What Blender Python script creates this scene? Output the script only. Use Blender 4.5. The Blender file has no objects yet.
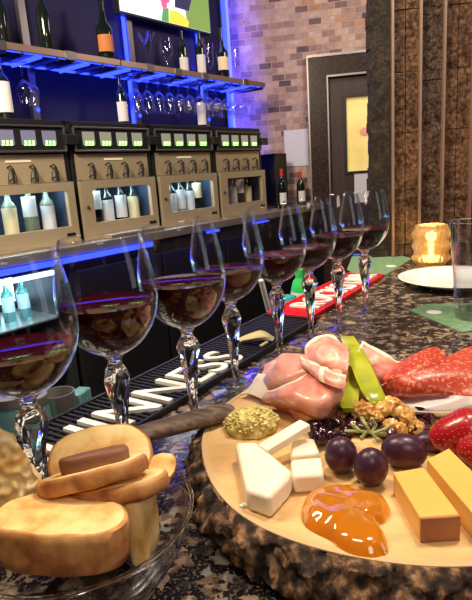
import bpy, math, random
from math import sin, cos, pi, radians, atan, hypot, sqrt
from mathutils import Vector, Matrix, noise
random.seed(7)
C = bpy.context.scene.collection
ZC = 1.05            # height of the bar counter above the floor; all z below are relative to the counter top

# ------------------------------------------------------------------ camera model (also used to measure positions)
F, CX, CY, HC, PT, RL = 540.0, 236.0, 300.0, .263, .2275, .069
def ray(x, y):
    u = (x-CX)/F; v = (CY-y)/F
    a = u*cos(RL)+v*sin(RL); b = -u*sin(RL)+v*cos(RL)
    return Vector((a, cos(PT)+b*sin(PT), -sin(PT)+b*cos(PT)))
def hz(x, y, z=0.0):                     # photo point lying on the level z
    d = ray(x, y); t = (z-HC)/d.z
    return Vector((d.x*t, d.y*t, z))
def vy(x, y, Y):                         # photo point at distance Y
    d = ray(x, y); t = Y/d.y
    return Vector((d.x*t, Y, HC+d.z*t))
def bk(s, d, z): a = radians(38); return Vector((-.81+s*sin(a)-d*cos(a), 2.80+s*cos(a)+d*sin(a), z))
BKR = radians(52)
def ct(n, t, z=0): return Vector((.83*n+.558*t, -.558*n+.83*t, z))
CTR = math.atan2(.83, .558)
def on_back(x, y, d):                    # (s, z) on the plane at depth d of the back bar
    o = bk(0, d, 0); a = radians(38); r = ray(x, y); nx, ny = cos(a), -sin(a)
    t = (o.x*nx+o.y*ny)/(r.x*nx+r.y*ny)
    return (r.x*t-o.x)*sin(a)+(r.y*t-o.y)*cos(a), HC+r.z*t
def on_bar(x, y, n):                     # (t, z) on the plane n of the counter
    r = ray(x, y); t = n/(.83*r.x-.558*r.y)
    return .558*r.x*t+.83*r.y*t, HC+r.z*t

# ------------------------------------------------------------------ materials
MATS = {}
def mat(name, col, rough=.5, metal=0, spec=.5, trans=0, ior=1.45, emit=None, es=0, sss=0, coat=0, bump=0, bs=50):
    m = bpy.data.materials.new(name); m.use_nodes = True
    nt = m.node_tree; p = nt.nodes['Principled BSDF']
    p.inputs['Base Color'].default_value = (*col, 1); p.inputs['Roughness'].default_value = rough
    p.inputs['Metallic'].default_value = metal; p.inputs['Specular IOR Level'].default_value = spec
    p.inputs['Transmission Weight'].default_value = trans; p.inputs['IOR'].default_value = ior
    p.inputs['Coat Weight'].default_value = coat
    if sss: p.inputs['Subsurface Weight'].default_value = sss; p.inputs['Subsurface Scale'].default_value = .01
    if emit: p.inputs['Emission Color'].default_value = (*emit, 1); p.inputs['Emission Strength'].default_value = es
    if bump: add_bump(m, bump, bs)
    MATS[name] = m
    return m
def nodes(m): return m.node_tree.nodes, m.node_tree.links, m.node_tree.nodes['Principled BSDF']
def coords(m, kind='Object', sc=(1,1,1)):
    N, L, p = nodes(m); tc = N.new('ShaderNodeTexCoord'); mp = N.new('ShaderNodeMapping')
    mp.inputs['Scale'].default_value = sc; L.new(tc.outputs[kind], mp.inputs[0]); return mp.outputs[0]
def tex(m, kind, scale, co=None, **kw):
    N, L, p = nodes(m); t = N.new(kind)
    for k, v in kw.items():
        if k in t.inputs: t.inputs[k].default_value = v
        else: setattr(t, k, v)
    t.inputs['Scale'].default_value = scale
    L.new(co or coords(m), t.inputs['Vector']); return t
def ramp(m, src, stops, interp='LINEAR'):
    N, L, p = nodes(m); r = N.new('ShaderNodeValToRGB'); r.color_ramp.interpolation = interp
    e = r.color_ramp.elements
    while len(e) < len(stops): e.new(.5)
    for i, (q, c) in enumerate(stops): e[i].position = q; e[i].color = (*c, 1)
    L.new(src, r.inputs[0]); return r.outputs[0]
def mixc(m, fac, a, b, mode='MIX'):
    N, L, p = nodes(m); x = N.new('ShaderNodeMix'); x.data_type = 'RGBA'; x.blend_type = mode
    if isinstance(fac, float): x.inputs[0].default_value = fac
    else: L.new(fac, x.inputs[0])
    for i, v in ((6, a), (7, b)):
        if isinstance(v, tuple): x.inputs[i].default_value = (*v, 1)
        else: L.new(v, x.inputs[i])
    return x.outputs[2]
def base(m, out): N, L, p = nodes(m); L.new(out, p.inputs['Base Color'])
def add_bump(m, strength, scale, src=None, dist=.002):
    N, L, p = nodes(m); b = N.new('ShaderNodeBump'); b.inputs['Strength'].default_value = strength; b.inputs['Distance'].default_value = dist
    if src is None: src = tex(m, 'ShaderNodeTexNoise', scale, Detail=4.0).outputs[0]
    L.new(src, b.inputs['Height']); L.new(b.outputs[0], p.inputs['Normal'])

def noisy(name, cols, scale, rough=.5, detail=6, lo=.35, hi=.65, bump=0, sc=(1,1,1), **kw):
    m = mat(name, cols[0], rough, **kw); co = coords(m, sc=sc)
    n = tex(m, 'ShaderNodeTexNoise', scale, co, Detail=float(detail))
    k = len(cols); base(m, ramp(m, n.outputs[0], [(lo+(hi-lo)*i/(k-1), c) for i, c in enumerate(cols)]))
    if bump: add_bump(m, bump, 0, n.outputs[0])
    return m

def thin_glass(name, tint=(.97,.97,.98), ior=1.45, rough=.02, gl=1.0):
    m = bpy.data.materials.new(name); m.use_nodes = True; nt = m.node_tree; nt.nodes.clear(); N = nt.nodes; L = nt.links
    o = N.new('ShaderNodeOutputMaterial'); mx = N.new('ShaderNodeMixShader'); t = N.new('ShaderNodeBsdfTransparent')
    g = N.new('ShaderNodeBsdfGlossy'); lw = N.new('ShaderNodeLayerWeight'); lw.inputs[0].default_value = .5
    pw = N.new('ShaderNodeMath'); pw.operation = 'POWER'; pw.inputs[1].default_value = 3.6; L.new(lw.outputs['Facing'], pw.inputs[0])
    f = N.new('ShaderNodeMath'); f.operation = 'MULTIPLY_ADD'; f.inputs[1].default_value = .85; f.inputs[2].default_value = .55*((ior-1)/(ior+1))**2; L.new(pw.outputs[0], f.inputs[0])
    t.inputs[0].default_value = (*tint, 1); g.inputs['Roughness'].default_value = rough; g.inputs[0].default_value = (gl, gl, gl, 1)
    L.new(f.outputs[0], mx.inputs[0]); L.new(t.outputs[0], mx.inputs[1]); L.new(g.outputs[0], mx.inputs[2]); L.new(mx.outputs[0], o.inputs[0])
    return m

def granite():
    m = mat('granite', (.2,.15,.1), .12, spec=.5)
    N, L, p = nodes(m); co = coords(m)
    w = tex(m, 'ShaderNodeTexNoise', 90, co, Detail=3.0)
    dv = N.new('ShaderNodeVectorMath'); dv.operation = 'MULTIPLY_ADD'; dv.inputs[1].default_value = (.02,)*3
    L.new(w.outputs['Color'], dv.inputs[0]); L.new(co, dv.inputs[2])
    v = tex(m, 'ShaderNodeTexVoronoi', 125, dv.outputs[0])
    sp = N.new('ShaderNodeSeparateColor'); L.new(v.outputs['Color'], sp.inputs[0])
    a = ramp(m, sp.outputs[0], [(0,(.012,.011,.014)),(.36,(.03,.026,.026)),(.46,(.12,.085,.06)),(.66,(.25,.175,.12)),(.84,(.34,.26,.19)),(.95,(.2,.19,.18))], 'CONSTANT')
    n2 = tex(m, 'ShaderNodeTexNoise', 48, co, Detail=6.0)
    b = mixc(m, ramp(m, n2.outputs[0], [(.50,(0,0,0)),(.56,(1,1,1))]), a, (.014,.012,.014))
    n3 = tex(m, 'ShaderNodeTexNoise', 400, co, Detail=2.0)
    base(m, mixc(m, ramp(m, n3.outputs[0], [(.55,(0,0,0)),(.68,(.5,.5,.5))]), b, (.3,.22,.17)))
    return m
def brickmat():
    m = mat('brick_stone', (.4,.3,.25), .85)
    N, L, p = nodes(m); co = coords(m)
    sx = N.new('ShaderNodeSeparateXYZ'); L.new(co, sx.inputs[0]); cb = N.new('ShaderNodeCombineXYZ'); L.new(sx.outputs[0], cb.inputs[0]); L.new(sx.outputs[2], cb.inputs[1])
    t = N.new('ShaderNodeTexBrick'); t.inputs['Scale'].default_value = 1; t.inputs['Brick Width'].default_value = .105; t.inputs['Row Height'].default_value = .05
    t.inputs['Mortar Size'].default_value = .0028; t.inputs['Color1'].default_value = (0,0,0,1); t.inputs['Color2'].default_value = (1,1,1,1)
    t.inputs['Mortar'].default_value = (.5,.5,.5,1); t.inputs['Bias'].default_value = 0
    L.new(cb.outputs[0], t.inputs['Vector'])
    c = ramp(m, t.outputs['Color'], [(0,(.10,.07,.07)),(.15,(.27,.17,.14)),(.5,(.42,.29,.23)),(.85,(.54,.40,.31)),(1,(.40,.22,.12))])
    nn = tex(m, 'ShaderNodeTexNoise', 22, co, Detail=5.0)
    c = mixc(m, .45, c, ramp(m, nn.outputs[0], [(.3,(.3,.2,.16)),(.7,(1,.95,.9))]), 'MULTIPLY')
    base(m, mixc(m, t.outputs['Fac'], c, (.36,.29,.26)))
    iv = N.new('ShaderNodeMath'); iv.operation = 'SUBTRACT'; iv.inputs[0].default_value = 1; L.new(t.outputs['Fac'], iv.inputs[1])
    add_bump(m, .6, 0, iv.outputs[0], .006)
    return m

M = {}
M['glass'] = thin_glass('clear_glass')
M['glass_far'] = thin_glass('clear_glass_far', (.93,.93,.95), 1.6)
M['tumbler'] = thin_glass('tumbler_glass', (.93,.94,.95), 1.75)
M['footglass'] = thin_glass('foot_glass', (.93,.93,.97), 2.6, .08)
M['crystal'] = mat('crystal', (1,1,1), .0, trans=1, ior=1.5)
M['wine'] = mat('red_wine', (.024,.0004,.0012), .04, ior=1.33, spec=.15)
M['water'] = thin_glass('water', (.95,.96,.96), 1.33)
M['granite'] = granite()
M['brick'] = brickmat()
M['black'] = mat('black_plastic', (.012,.012,.014), .35)
M['darkwall'] = mat('navy_paint', (.007,.005,.045), .6)
M['rubber'] = mat('black_rubber', (.014,.014,.018), .45)
M['redrub'] = mat('red_rubber', (.62,.012,.02), .4)
M['whiterub'] = mat('white_rubber', (.82,.82,.78), .5)
M['steel'] = noisy('brushed_steel', [(.42,.40,.37),(.55,.52,.48)], 40, .35, metal=.8, sc=(1,1,12))
M['bronze'] = noisy('champagne_steel', [(.52,.42,.285),(.55,.45,.31)], 14, .42, metal=.55, sc=(1,1,14))
M['silver'] = mat('silver_trim', (.24,.22,.23), .35, metal=.9)
M['rail'] = mat('bronze_rail', (.40,.28,.22), .4, metal=.8)
M['darkmetal'] = mat('dark_metal', (.05,.05,.055), .4, metal=.6)
M['doorblack'] = mat('black_cupboard_door', (.008,.008,.009), .5, spec=.25)
M['blueled'] = mat('blue_led', (0,0,.1), .5, emit=(.02,.04,1), es=5)
M['whiteled'] = mat('cold_led', (.1,.1,.1), .5, emit=(.55,.85,1), es=5)
M['greenled'] = mat('green_digits', (0,.1,0), .5, emit=(.3,1,.15), es=5)
M['display'] = mat('grey_display', (.1,.1,.1), .3, emit=(.42,.40,.30), es=.55)
M['display_p'] = mat('violet_display', (.1,.1,.12), .3, emit=(.2,.18,.34), es=.6)
M['logo'] = mat('lit_logo', (.5,.4,.3), .4, emit=(1,.8,.5), es=.45)
M['interior'] = mat('cooler_interior', (.03,.045,.075), .35)
M['labelw'] = mat('white_paper', (.62,.60,.60), .7)
M['labelo'] = mat('orange_paper', (.50,.17,.06), .7)
M['labely'] = mat('cream_paper', (.72,.6,.35), .7)
M['paper'] = noisy('printed_paper', [(.5,.5,.52),(.66,.66,.68)], 60, .8, sc=(1,1,14))
M['bottle'] = mat('dark_bottle_glass', (.006,.01,.008), .08, spec=.7)
M['bottleclear'] = mat('pale_bottle_glass', (.35,.42,.30), .08, spec=.7, trans=.6)
M['bottleteal'] = mat('frosted_teal_glass', (.35,.75,.72), .2, trans=.7)
M['green'] = mat('green_can', (.03,.42,.09), .3)
M['teal'] = mat('teal_can', (.02,.3,.32), .3)
M['blue'] = mat('blue_cap', (.02,.1,.8), .35)
M['red'] = mat('red_foil', (.6,.02,.03), .35)
M['porcelain'] = mat('porcelain', (.86,.85,.84), .12, coat=.3)
M['felt'] = noisy('green_card', [(.10,.19,.10),(.16,.27,.15)], 90, .75)
M['doorwood'] = noisy('dark_door_wood', [(.022,.009,.010),(.038,.016,.017)], 9, .5, sc=(4,4,.5))
M['doorglass'] = noisy('amber_frosted_glass', [(.70,.55,.16),(.88,.74,.28)], 4, .5, emit=(.8,.6,.2), es=.28)
M['floor'] = noisy('dark_tile', [(.02,.018,.018),(.035,.03,.03)], 6, .4)
M['bamboo'] = noisy('khaki_plastic', [(.42,.35,.16),(.52,.45,.24)], 20, .5)

def mstone(name, cols, scale, rough=.25):
    m = mat(name, cols[0], rough, spec=.3); co = coords(m)
    n = tex(m, 'ShaderNodeTexNoise', scale, co, Detail=8.0, Roughness=.65, Distortion=.6)
    v = tex(m, 'ShaderNodeTexVoronoi', scale*1.6, co, feature='DISTANCE_TO_EDGE')
    k = len(cols); a = ramp(m, n.outputs[0], [(.32+.36*i/(k-1), c) for i, c in enumerate(cols)])
    n2 = tex(m, 'ShaderNodeTexNoise', scale*3.3, co, Detail=6.0)
    a = mixc(m, .8, a, ramp(m, n2.outputs[0], [(.38,(.25,.22,.2)),(.62,(1.2,1.15,1.1))]), 'MULTIPLY')
    base(m, mixc(m, ramp(m, v.outputs[0], [(0,(.35,.35,.35)),(.12,(0,0,0))]), a, tuple(c*.35 for c in cols[0])))
    return m
M['darkstone'] = mstone('dark_pebbled_granite', [(.010,.008,.008),(.045,.032,.027),(.10,.068,.054),(.028,.022,.022)], 42)
M['brownstone'] = mstone('brown_marble', [(.026,.015,.011),(.075,.044,.029),(.15,.09,.058),(.05,.03,.021)], 30)
M['roughstone'] = mstone('rough_black_stone', [(.006,.005,.004),(.022,.016,.013),(.055,.040,.03)], 34, .75)

def wood_top():
    m = mat('pale_wood', (.75,.55,.32), .55); co = coords(m, sc=(1,3.2,1))
    n = tex(m, 'ShaderNodeTexNoise', 9, co, Detail=6.0)
    a = ramp(m, n.outputs[0], [(.3,(.54,.31,.11)),(.5,(.70,.45,.19)),(.7,(.80,.57,.29))])
    w = tex(m, 'ShaderNodeTexWave', 11, coords(m), wave_type='RINGS', Distortion=9.0, Detail=4.0)
    w.inputs['Detail Scale'].default_value = 1.6
    base(m, mixc(m, ramp(m, w.outputs[0], [(.0,(.45,.45,.45)),(.45,(0,0,0))]), a, (.55,.32,.15))); add_bump(m, .15, 180)
    return m
M['wood'] = wood_top()
M['woodrim'] = mat('sapwood', (.62,.40,.2), .7)
M['bark'] = noisy('bark', [(.010,.006,.004),(.045,.022,.012),(.17,.09,.045),(.36,.21,.115)], 120, .85, lo=.40, hi=.66, bump=1.0, detail=8, sc=(1,1,.7))
M['handle'] = noisy('weathered_handle_wood', [(.06,.036,.025),(.13,.085,.06),(.21,.145,.105)], 14, .6, sc=(2,14,14), bump=.3)
M['blade'] = mat('blade_steel', (.6,.6,.6), .2, metal=1)
M['crumb'] = noisy('bread_crumb', [(.60,.31,.08),(.80,.53,.20),(.88,.66,.33)], 45, .8, bump=.8, sss=.1, detail=10)
M['crust'] = noisy('bread_crust', [(.30,.10,.025),(.50,.21,.06),(.66,.34,.12)], 60, .65, bump=.6)
M['darkcrust'] = noisy('dark_crust', [(.19,.075,.035),(.30,.13,.06)], 30, .6, bump=.4)
M['cracker'] = noisy('blistered_cracker', [(.80,.46,.12),(.92,.68,.28),(.96,.84,.55)], 45, .6, bump=.7)
M['whitecheese'] = noisy('white_cheese', [(.90,.81,.60),(.93,.87,.70)], 60, .4, sss=.3, coat=.1, bump=.12)
M['yellowcheese'] = noisy('yellow_cheese', [(.76,.42,.09),(.80,.48,.12)], 18, .45, sss=.15, lo=.3, hi=.7)
M['rind'] = noisy('brown_rind', [(.36,.13,.06),(.52,.23,.11)], 40, .6)
M['jam'] = mat('apricot_jelly', (.80,.28,.015), .06, trans=.45, ior=1.38, coat=.5, sss=.3)
M['grape'] = noisy('grape_skin', [(.045,.025,.06),(.050,.014,.032),(.10,.022,.035)], 40, .33, lo=.3, hi=.7)
M['berry'] = mat('dark_compote', (.02,.003,.01), .12, coat=.6)
M['stemgreen'] = noisy('grape_stalk', [(.26,.30,.08),(.42,.44,.18)], 60, .5)
M['walnut'] = noisy('candied_walnut', [(.38,.16,.035),(.66,.36,.09),(.82,.54,.22)], 55, .28, coat=.5, bump=.6)
M['mustard'] = noisy('grain_mustard', [(.32,.22,.04),(.56,.46,.14),(.72,.64,.30)], 190, .45, bump=.6, coat=.2)
M['pickle'] = noisy('pickle_flesh', [(.24,.29,.012),(.36,.39,.02),(.46,.47,.05)], 40, .22, coat=.4)
M['pickleskin'] = noisy('pickle_skin', [(.13,.20,.01),(.26,.34,.02)], 60, .3, coat=.4)
M['strawberry'] = None
def spotted(name, bg, fg, scale, th, rough=.4, **kw):
    m = mat(name, bg, rough, **kw); co = coords(m)
    n = tex(m, 'ShaderNodeTexNoise', scale, co, Detail=3.0, Roughness=.55)
    base(m, mixc(m, ramp(m, n.outputs[0], [(th,(0,0,0)),(th+.05,(1,1,1))]), bg, fg)); return m
M['salami'] = spotted('salami_meat', (.42,.045,.026), (.70,.24,.12), 300, .56, .35, coat=.15)
def prosc():
    m = mat('prosciutto_meat', (.8,.35,.3), .38, sss=.2, coat=.2); co = coords(m, sc=(1,.35,2.2))
    n = tex(m, 'ShaderNodeTexNoise', 34, co, Detail=4.0, Distortion=1.2)
    a = ramp(m, n.outputs[0], [(.3,(.56,.14,.10)),(.46,(.70,.26,.19)),(.58,(.78,.38,.29)),(.68,(.88,.64,.52))])
    base(m, a); return m
M['prosciutto'] = prosc()
M['fat'] = mat('ham_fat', (.90,.72,.60), .35, sss=.2)
M['strawberry'] = mat('strawberry_skin', (.36,.007,.014), .28, coat=.3)
M['seed'] = mat('seed', (.50,.26,.08), .5)
M['amber'] = mat('amber_bubble_glass', (1,.80,.45), .30, trans=.9, ior=1.28)
M['flame'] = mat('flame', (1,.6,.2), .5, emit=(1,.6,.2), es=120)
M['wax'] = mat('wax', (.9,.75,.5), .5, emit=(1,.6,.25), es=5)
for k, c in dict(tv_white=(.9,.95,1), tv_green=(.18,.28,.06), tv_yellow=(.9,.6,.05), tv_dark=(.02,.02,.06), tv_pink=(.9,.1,.25), tv_leaf=(.1,.3,.08)).items():
    M[k] = mat(k, (.02,.02,.02), .3, emit=c, es=1.5)

# ------------------------------------------------------------------ mesh builder
class B:
    def __init__(s): s.v = []; s.f = []; s.m = []
    def add(s, vs, fs, mi=0):
        o = len(s.v); s.v += [Vector(v) for v in vs]
        for f in fs: s.f.append([i+o for i in f]); s.m.append(mi)
        return s
    def box(s, c, d, mi=0, R=None):
        c = Vector(c); h = [x/2 for x in d]; vs = []
        for i in range(8):
            v = Vector((h[0]*(1 if i&1 else -1), h[1]*(1 if i&2 else -1), h[2]*(1 if i&4 else -1)))
            vs.append(c+((R@v) if R else v))
        return s.add(vs, [(0,2,3,1),(4,5,7,6),(0,1,5,4),(2,6,7,3),(0,4,6,2),(1,3,7,5)], mi)
    def lathe(s, prof, n=32, mi=0, c=(0,0,0), twist=0, fn=None, R=None):
        c = Vector(c); vs = []; fs = []; rows = []
        for (r, z) in prof:
            if r < 1e-6: rows.append([len(vs)]); vs.append(Vector((0,0,z)))
            else:
                row = []
                for k in range(n):
                    a = 2*pi*k/n+twist*z; rr = r*(fn(a, z) if fn else 1)
                    row.append(len(vs)); vs.append(Vector((rr*cos(a), rr*sin(a), z)))
                rows.append(row)
        for a, b in zip(rows, rows[1:]):
            for k in range(n):
                k2 = (k+1)%n
                if len(a) == 1 and len(b) == 1: continue
                if len(a) == 1: fs.append((a[0], b[k2], b[k]))
                elif len(b) == 1: fs.append((a[k], a[k2], b[0]))
                else: fs.append((a[k], a[k2], b[k2], b[k]))
        vs = [c+((R@v) if R else v) for v in vs]
        return s.add(vs, fs, mi)
    def tube(s, pts, rad, n=10, mi=0, flat=1.0):
        pts = [Vector(p) for p in pts]; N = len(pts)
        if not hasattr(rad, '__len__'): rad = [rad]*N
        vs = []; fs = []; up = Vector((0,0,1))
        for i, p in enumerate(pts):
            t = (pts[min(i+1, N-1)]-pts[max(i-1, 0)]).normalized()
            if abs(t.dot(up)) > .95: up = Vector((1,0,0))
            x = t.cross(up).normalized(); y = x.cross(t).normalized(); up = y
            for k in range(n):
                a = 2*pi*k/n; vs.append(p+x*rad[i]*cos(a)+y*rad[i]*flat*sin(a))
        for i in range(N-1):
            for k in range(n):
                k2 = (k+1)%n; fs.append((i*n+k, i*n+k2, (i+1)*n+k2, (i+1)*n+k))
        fs.append(tuple(reversed(range(n)))); fs.append(tuple((N-1)*n+k for k in range(n)))
        return s.add(vs, fs, mi)
    def prism(s, bot, top, mi=0, mside=None):
        n = len(top); vs = [Vector(v) for v in bot]+[Vector(v) for v in top]
        s.add(vs, [tuple(reversed(range(n))), tuple(range(n, 2*n))], mi)
        o = len(s.v)-2*n
        for k in range(n):
            k2 = (k+1)%n; s.f.append([o+k, o+k2, o+n+k2, o+n+k]); s.m.append(mi if mside is None else mside)
        return s
    def ball(s, c, r, n=16, mi=0, R=None, bump=0, bs=1, seed=0):
        c = Vector(c); r = (r,)*3 if not hasattr(r, '__len__') else r
        vs = [Vector((0,0,-1))]; m = n//2
        for i in range(1, m):
            t = pi*i/m-pi/2
            for k in range(n): a = 2*pi*k/n; vs.append(Vector((cos(t)*cos(a), cos(t)*sin(a), sin(t))))
        vs.append(Vector((0,0,1))); L = len(vs)-1; fs = []
        for k in range(n):
            k2 = (k+1)%n; fs.append((0, 1+k2, 1+k)); fs.append((L, L-n+k, L-n+k2))
            for i in range(m-2): fs.append((1+i*n+k, 1+i*n+k2, 1+(i+1)*n+k2, 1+(i+1)*n+k))
        out = []
        for v in vs:
            q = 1+bump*noise.noise(v*bs+Vector((seed*3.1, seed, 7))) if bump else 1
            w = Vector((v.x*r[0], v.y*r[1], v.z*r[2]))*q
            out.append(c+((R@w) if R else w))
        return s.add(out, fs, mi)
    def sheet(s, rows, nu=24, nv=24, th=.0015, mi=0, wob=0, ws=60, fatrow=None, fat=0):
        # smooth surface through a net of control points, with real thickness
        R0 = [[Vector(p) for p in r] for r in rows]
        def cr(P, t):
            n = len(P)-1; x = t*n; i = min(int(x), n-1); u = x-i
            p0 = P[max(i-1, 0)]; p1 = P[i]; p2 = P[i+1]; p3 = P[min(i+2, n)]
            return .5*((2*p1)+(p2-p0)*u+(2*p0-5*p1+4*p2-p3)*u*u+(3*p1-p0-3*p2+p3)*u*u*u)
        g = []
        for j in range(nv+1):
            col = [cr([cr(r, i/nu) for r in R0], j/nv) for i in range(nu+1)]
            g.append(col)
        W = nu+1; top = []
        for j in range(nv+1):
            for i in range(nu+1):
                p = g[j][i]
                a = g[j][min(i+1, nu)]-g[j][max(i-1, 0)]; b = g[min(j+1, nv)][i]-g[max(j-1, 0)][i]
                nn = a.cross(b); nn = nn.normalized() if nn.length > 1e-12 else Vector((0,0,1))
                if wob: p = p+nn*wob*noise.noise(p*ws)
                top.append((p, nn))
        up = [p+n*th/2 for p, n in top]; dn = [p-n*th/2 for p, n in top]; K = len(up); fs = []; ms = []
        for j in range(nv):
            for i in range(nu):
                q = (j*W+i, j*W+i+1, (j+1)*W+i+1, (j+1)*W+i); mm = mi
                if fat and fatrow is not None and fatrow(i/nu, j/nv): mm = fat
                fs.append(q); ms.append(mm); fs.append(tuple(K+k for k in reversed(q))); ms.append(mm)
        for i in range(nu):
            fs.append((i+1, i, K+i, K+i+1)); a = nv*W; fs.append((a+i, a+i+1, K+a+i+1, K+a+i)); ms += [mi, mi]
        for j in range(nv):
            fs.append((j*W, (j+1)*W, K+(j+1)*W, K+j*W)); a = nu; fs.append(((j+1)*W+a, j*W+a, K+j*W+a, K+(j+1)*W+a)); ms += [mi, mi]
        o = len(s.v); s.v += up+dn
        for f, mm in zip(fs, ms): s.f.append([k+o for k in f]); s.m.append(mm)
        return s
    def rough(s, amp, sc, seed=0, cond=None):
        for i, v in enumerate(s.v):
            if cond and not cond(v): continue
            s.v[i] = v+noise.noise_vector(v*sc+Vector((seed, 0, 0)))*amp
        return s
    def build(s, name, mats, parent=None, smooth=True, bevel=0, sub=0, angle=38):
        me = bpy.data.meshes.new(name); me.from_pydata([tuple(v) for v in s.v], [], s.f)
        if not isinstance(mats, (list, tuple)): mats = [mats]
        for m in mats: me.materials.append(M[m] if isinstance(m, str) else m)
        for p, k in zip(me.polygons, s.m): p.material_index = k; p.use_smooth = smooth
        me.update()
        if smooth: me.set_sharp_from_angle(angle=radians(angle))
        o = bpy.data.objects.new(name, me); C.objects.link(o)
        if parent: o.parent = parent
        if bevel:
            b = o.modifiers.new('bevel', 'BEVEL'); b.width = bevel; b.segments = 2; b.limit_method = 'ANGLE'
        if sub:
            b = o.modifiers.new('sub', 'SUBSURF'); b.levels = sub; b.render_levels = sub
        return o
def tag(o, label, cat, group=None):
    o['label'] = label; o['category'] = cat
    if group: o['group'] = group
    return o
def thing(name, label, cat, loc, rz=0, group=None, rot=None):
    o = bpy.data.objects.new(name, None); C.objects.link(o); o.empty_display_size = .02
    o.location = (loc[0], loc[1], loc[2]+ZC); o.rotation_euler = rot or (0, 0, rz)
    return tag(o, label, cat, group)
def solo(b, name, mats, label, cat, loc, rz=0, group=None, rot=None, **kw):
    o = b.build(name, mats, None, **kw); o.location = (loc[0], loc[1], loc[2]+ZC); o.rotation_euler = rot or (0, 0, rz)
    return tag(o, label, cat, group)
def struct(b, name, mats, loc=(0,0,0), rz=0, parent=None, **kw):
    o = b.build(name, mats, parent, **kw)
    if parent is None: o.location = (loc[0], loc[1], loc[2]+ZC); o.rotation_euler = (0, 0, rz); o['kind'] = 'structure'
    return o
def kids(o): return [c for c in bpy.data.objects if c.parent == o]
def copy_tree(o, parent=None):
    c = o.copy(); C.objects.link(c); c.parent = parent
    for ch in kids(o): copy_tree(ch, c)
    return c
def dup(o, loc, rz, label, group=None):
    c = copy_tree(o); c.location = (loc[0], loc[1], loc[2]+ZC); c.rotation_euler = (0, 0, rz); c['label'] = label
    if group: c['group'] = group
    return c
def textmesh(txt, name, m, parent, size, loc, rz=0, sx=1, sy=1, ext=.002, rx=0, bold=0):
    cu = bpy.data.curves.new('t', 'FONT'); cu.body = txt; cu.size = size; cu.extrude = ext; cu.offset = bold; cu.resolution_u = 3
    t = bpy.data.objects.new('t', cu); C.objects.link(t)
    bpy.context.view_layer.update()
    me = bpy.data.meshes.new_from_object(t.evaluated_get(bpy.context.evaluated_depsgraph_get()))
    bpy.data.objects.remove(t); me.name = name
    o = bpy.data.objects.new(name, me); C.objects.link(o); me.materials.clear(); me.materials.append(M[m])
    xs = [v.co.x for v in me.vertices]; x0, x1 = min(xs), max(xs)
    for v in me.vertices: v.co.x = (v.co.x-x0)*sx/(x1-x0); v.co.y *= sy
    o.parent = parent; o.location = loc; o.rotation_euler = (rx, 0, rz); return o

# ------------------------------------------------------------------ the room
b = B(); b.box((0, 3, -ZC-.05), (9, 10, .1)); struct(b, 'floor', 'floor')
# back bar wall
b = B(); b.box((-.265, .05, .5), (4.47, .1, 3.1)); struct(b, 'wall_back', 'darkwall', bk(0, .40, 0), BKR)
# brick wall with the door opening
WA = radians(-79.7)+pi
W0 = Vector((.48, 4.80, 0)); WR = pi/2-WA
b = B()
dx0, dx1, dz = .40, 1.36, 1.00
b.box(((-.75+dx0)/2-.0, .06, .4), (dx0+.75, .12, 2.9)); b.box(((dx0+dx1)/2, .06, (dz+1.85)/2), (dx1-dx0, .12, 1.85-dz)); b.box(((dx1+2.6)/2, .06, .4), (2.6-dx1, .12, 2.9))
struct(b, 'wall_brick', 'brick', W0, WR, smooth=False)
# granite door surround with metal edging
b = B()
for x0, x1, z0, z1 in ((.245, .40, -ZC, 1.14), (.40, 1.36, 1.0, 1.14), (1.36, 1.5, -ZC, 1.14)):
    b.box(((x0+x1)/2, -.015, (z0+z1)/2), (x1-x0, .07, z1-z0))
M['framestone'] = mstone('brown_frame_granite', [(.010,.007,.006),(.035,.022,.018),(.065,.040,.032),(.022,.016,.015)], 42)
struct(b, 'trim_1', 'framestone', W0, WR, smooth=False)
b = B()
for x0, x1, z0, z1 in ((.238, .25, -ZC, 1.16), (.25, 1.5, 1.145, 1.165), (.395, .407, -ZC, 1.0), (.40, 1.36, .985, 1.0)):
    b.box(((x0+x1)/2, -.035, (z0+z1)/2), (x1-x0, .035, z1-z0))
struct(b, 'trim_2', 'silver', W0, WR, smooth=False)
b = B()
gx0, gx1, gz0, gz1 = .55, 1.21, .225, .82
for x0, x1, z0, z1 in ((.408, gx0, -ZC, .985), (gx1, 1.36, -ZC, .985), (gx0, gx1, -ZC, gz0), (gx0, gx1, gz1, .985)):
    b.box(((x0+x1)/2, .03, (z0+z1)/2), (x1-x0, .045, z1-z0))
dr = struct(b, 'door_1', 'doorwood', W0, WR, smooth=False)
b = B()
for x0, x1, z0, z1 in ((gx0-.02, gx0, gz0-.02, gz1+.02), (gx1, gx1+.02, gz0-.02, gz1+.02), (gx0, gx1, gz0-.02, gz0), (gx0, gx1, gz1, gz1+.02)):
    b.box(((x0+x1)/2, .0, (z0+z1)/2), (x1-x0, .015, z1-z0))
struct(b, 'door_bead', 'black', parent=dr, smooth=False)
b = B(); b.box(((gx0+gx1)/2, .03, (gz0+gz1)/2), (gx1-gx0, .01, gz1-gz0)); struct(b, 'door_glass', 'doorglass', parent=dr, smooth=False)
b = B(); b.box((.80, .022, .545), (.16, .004, .05)); b.ball((.70, .022, .54), (.045, .003, .035)); M['pinksign'] = mat('pink_decal', (.85,.35,.25), .6)
struct(b, 'door_sign', 'pinksign', parent=dr, smooth=False)
b = B(); b.box((0, 0, 0), (.26, .004, .25))
o = solo(b, 'paper_notice', 'paper', 'white printed notice taped on the dark door below its glass', 'notice', W0+Matrix.Rotation(WR, 3, 'Z')@Vector((.735, .003, .085)), WR, smooth=False)
b = B(); b.box((0, 0, 0), (.20, .004, .30))
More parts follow.
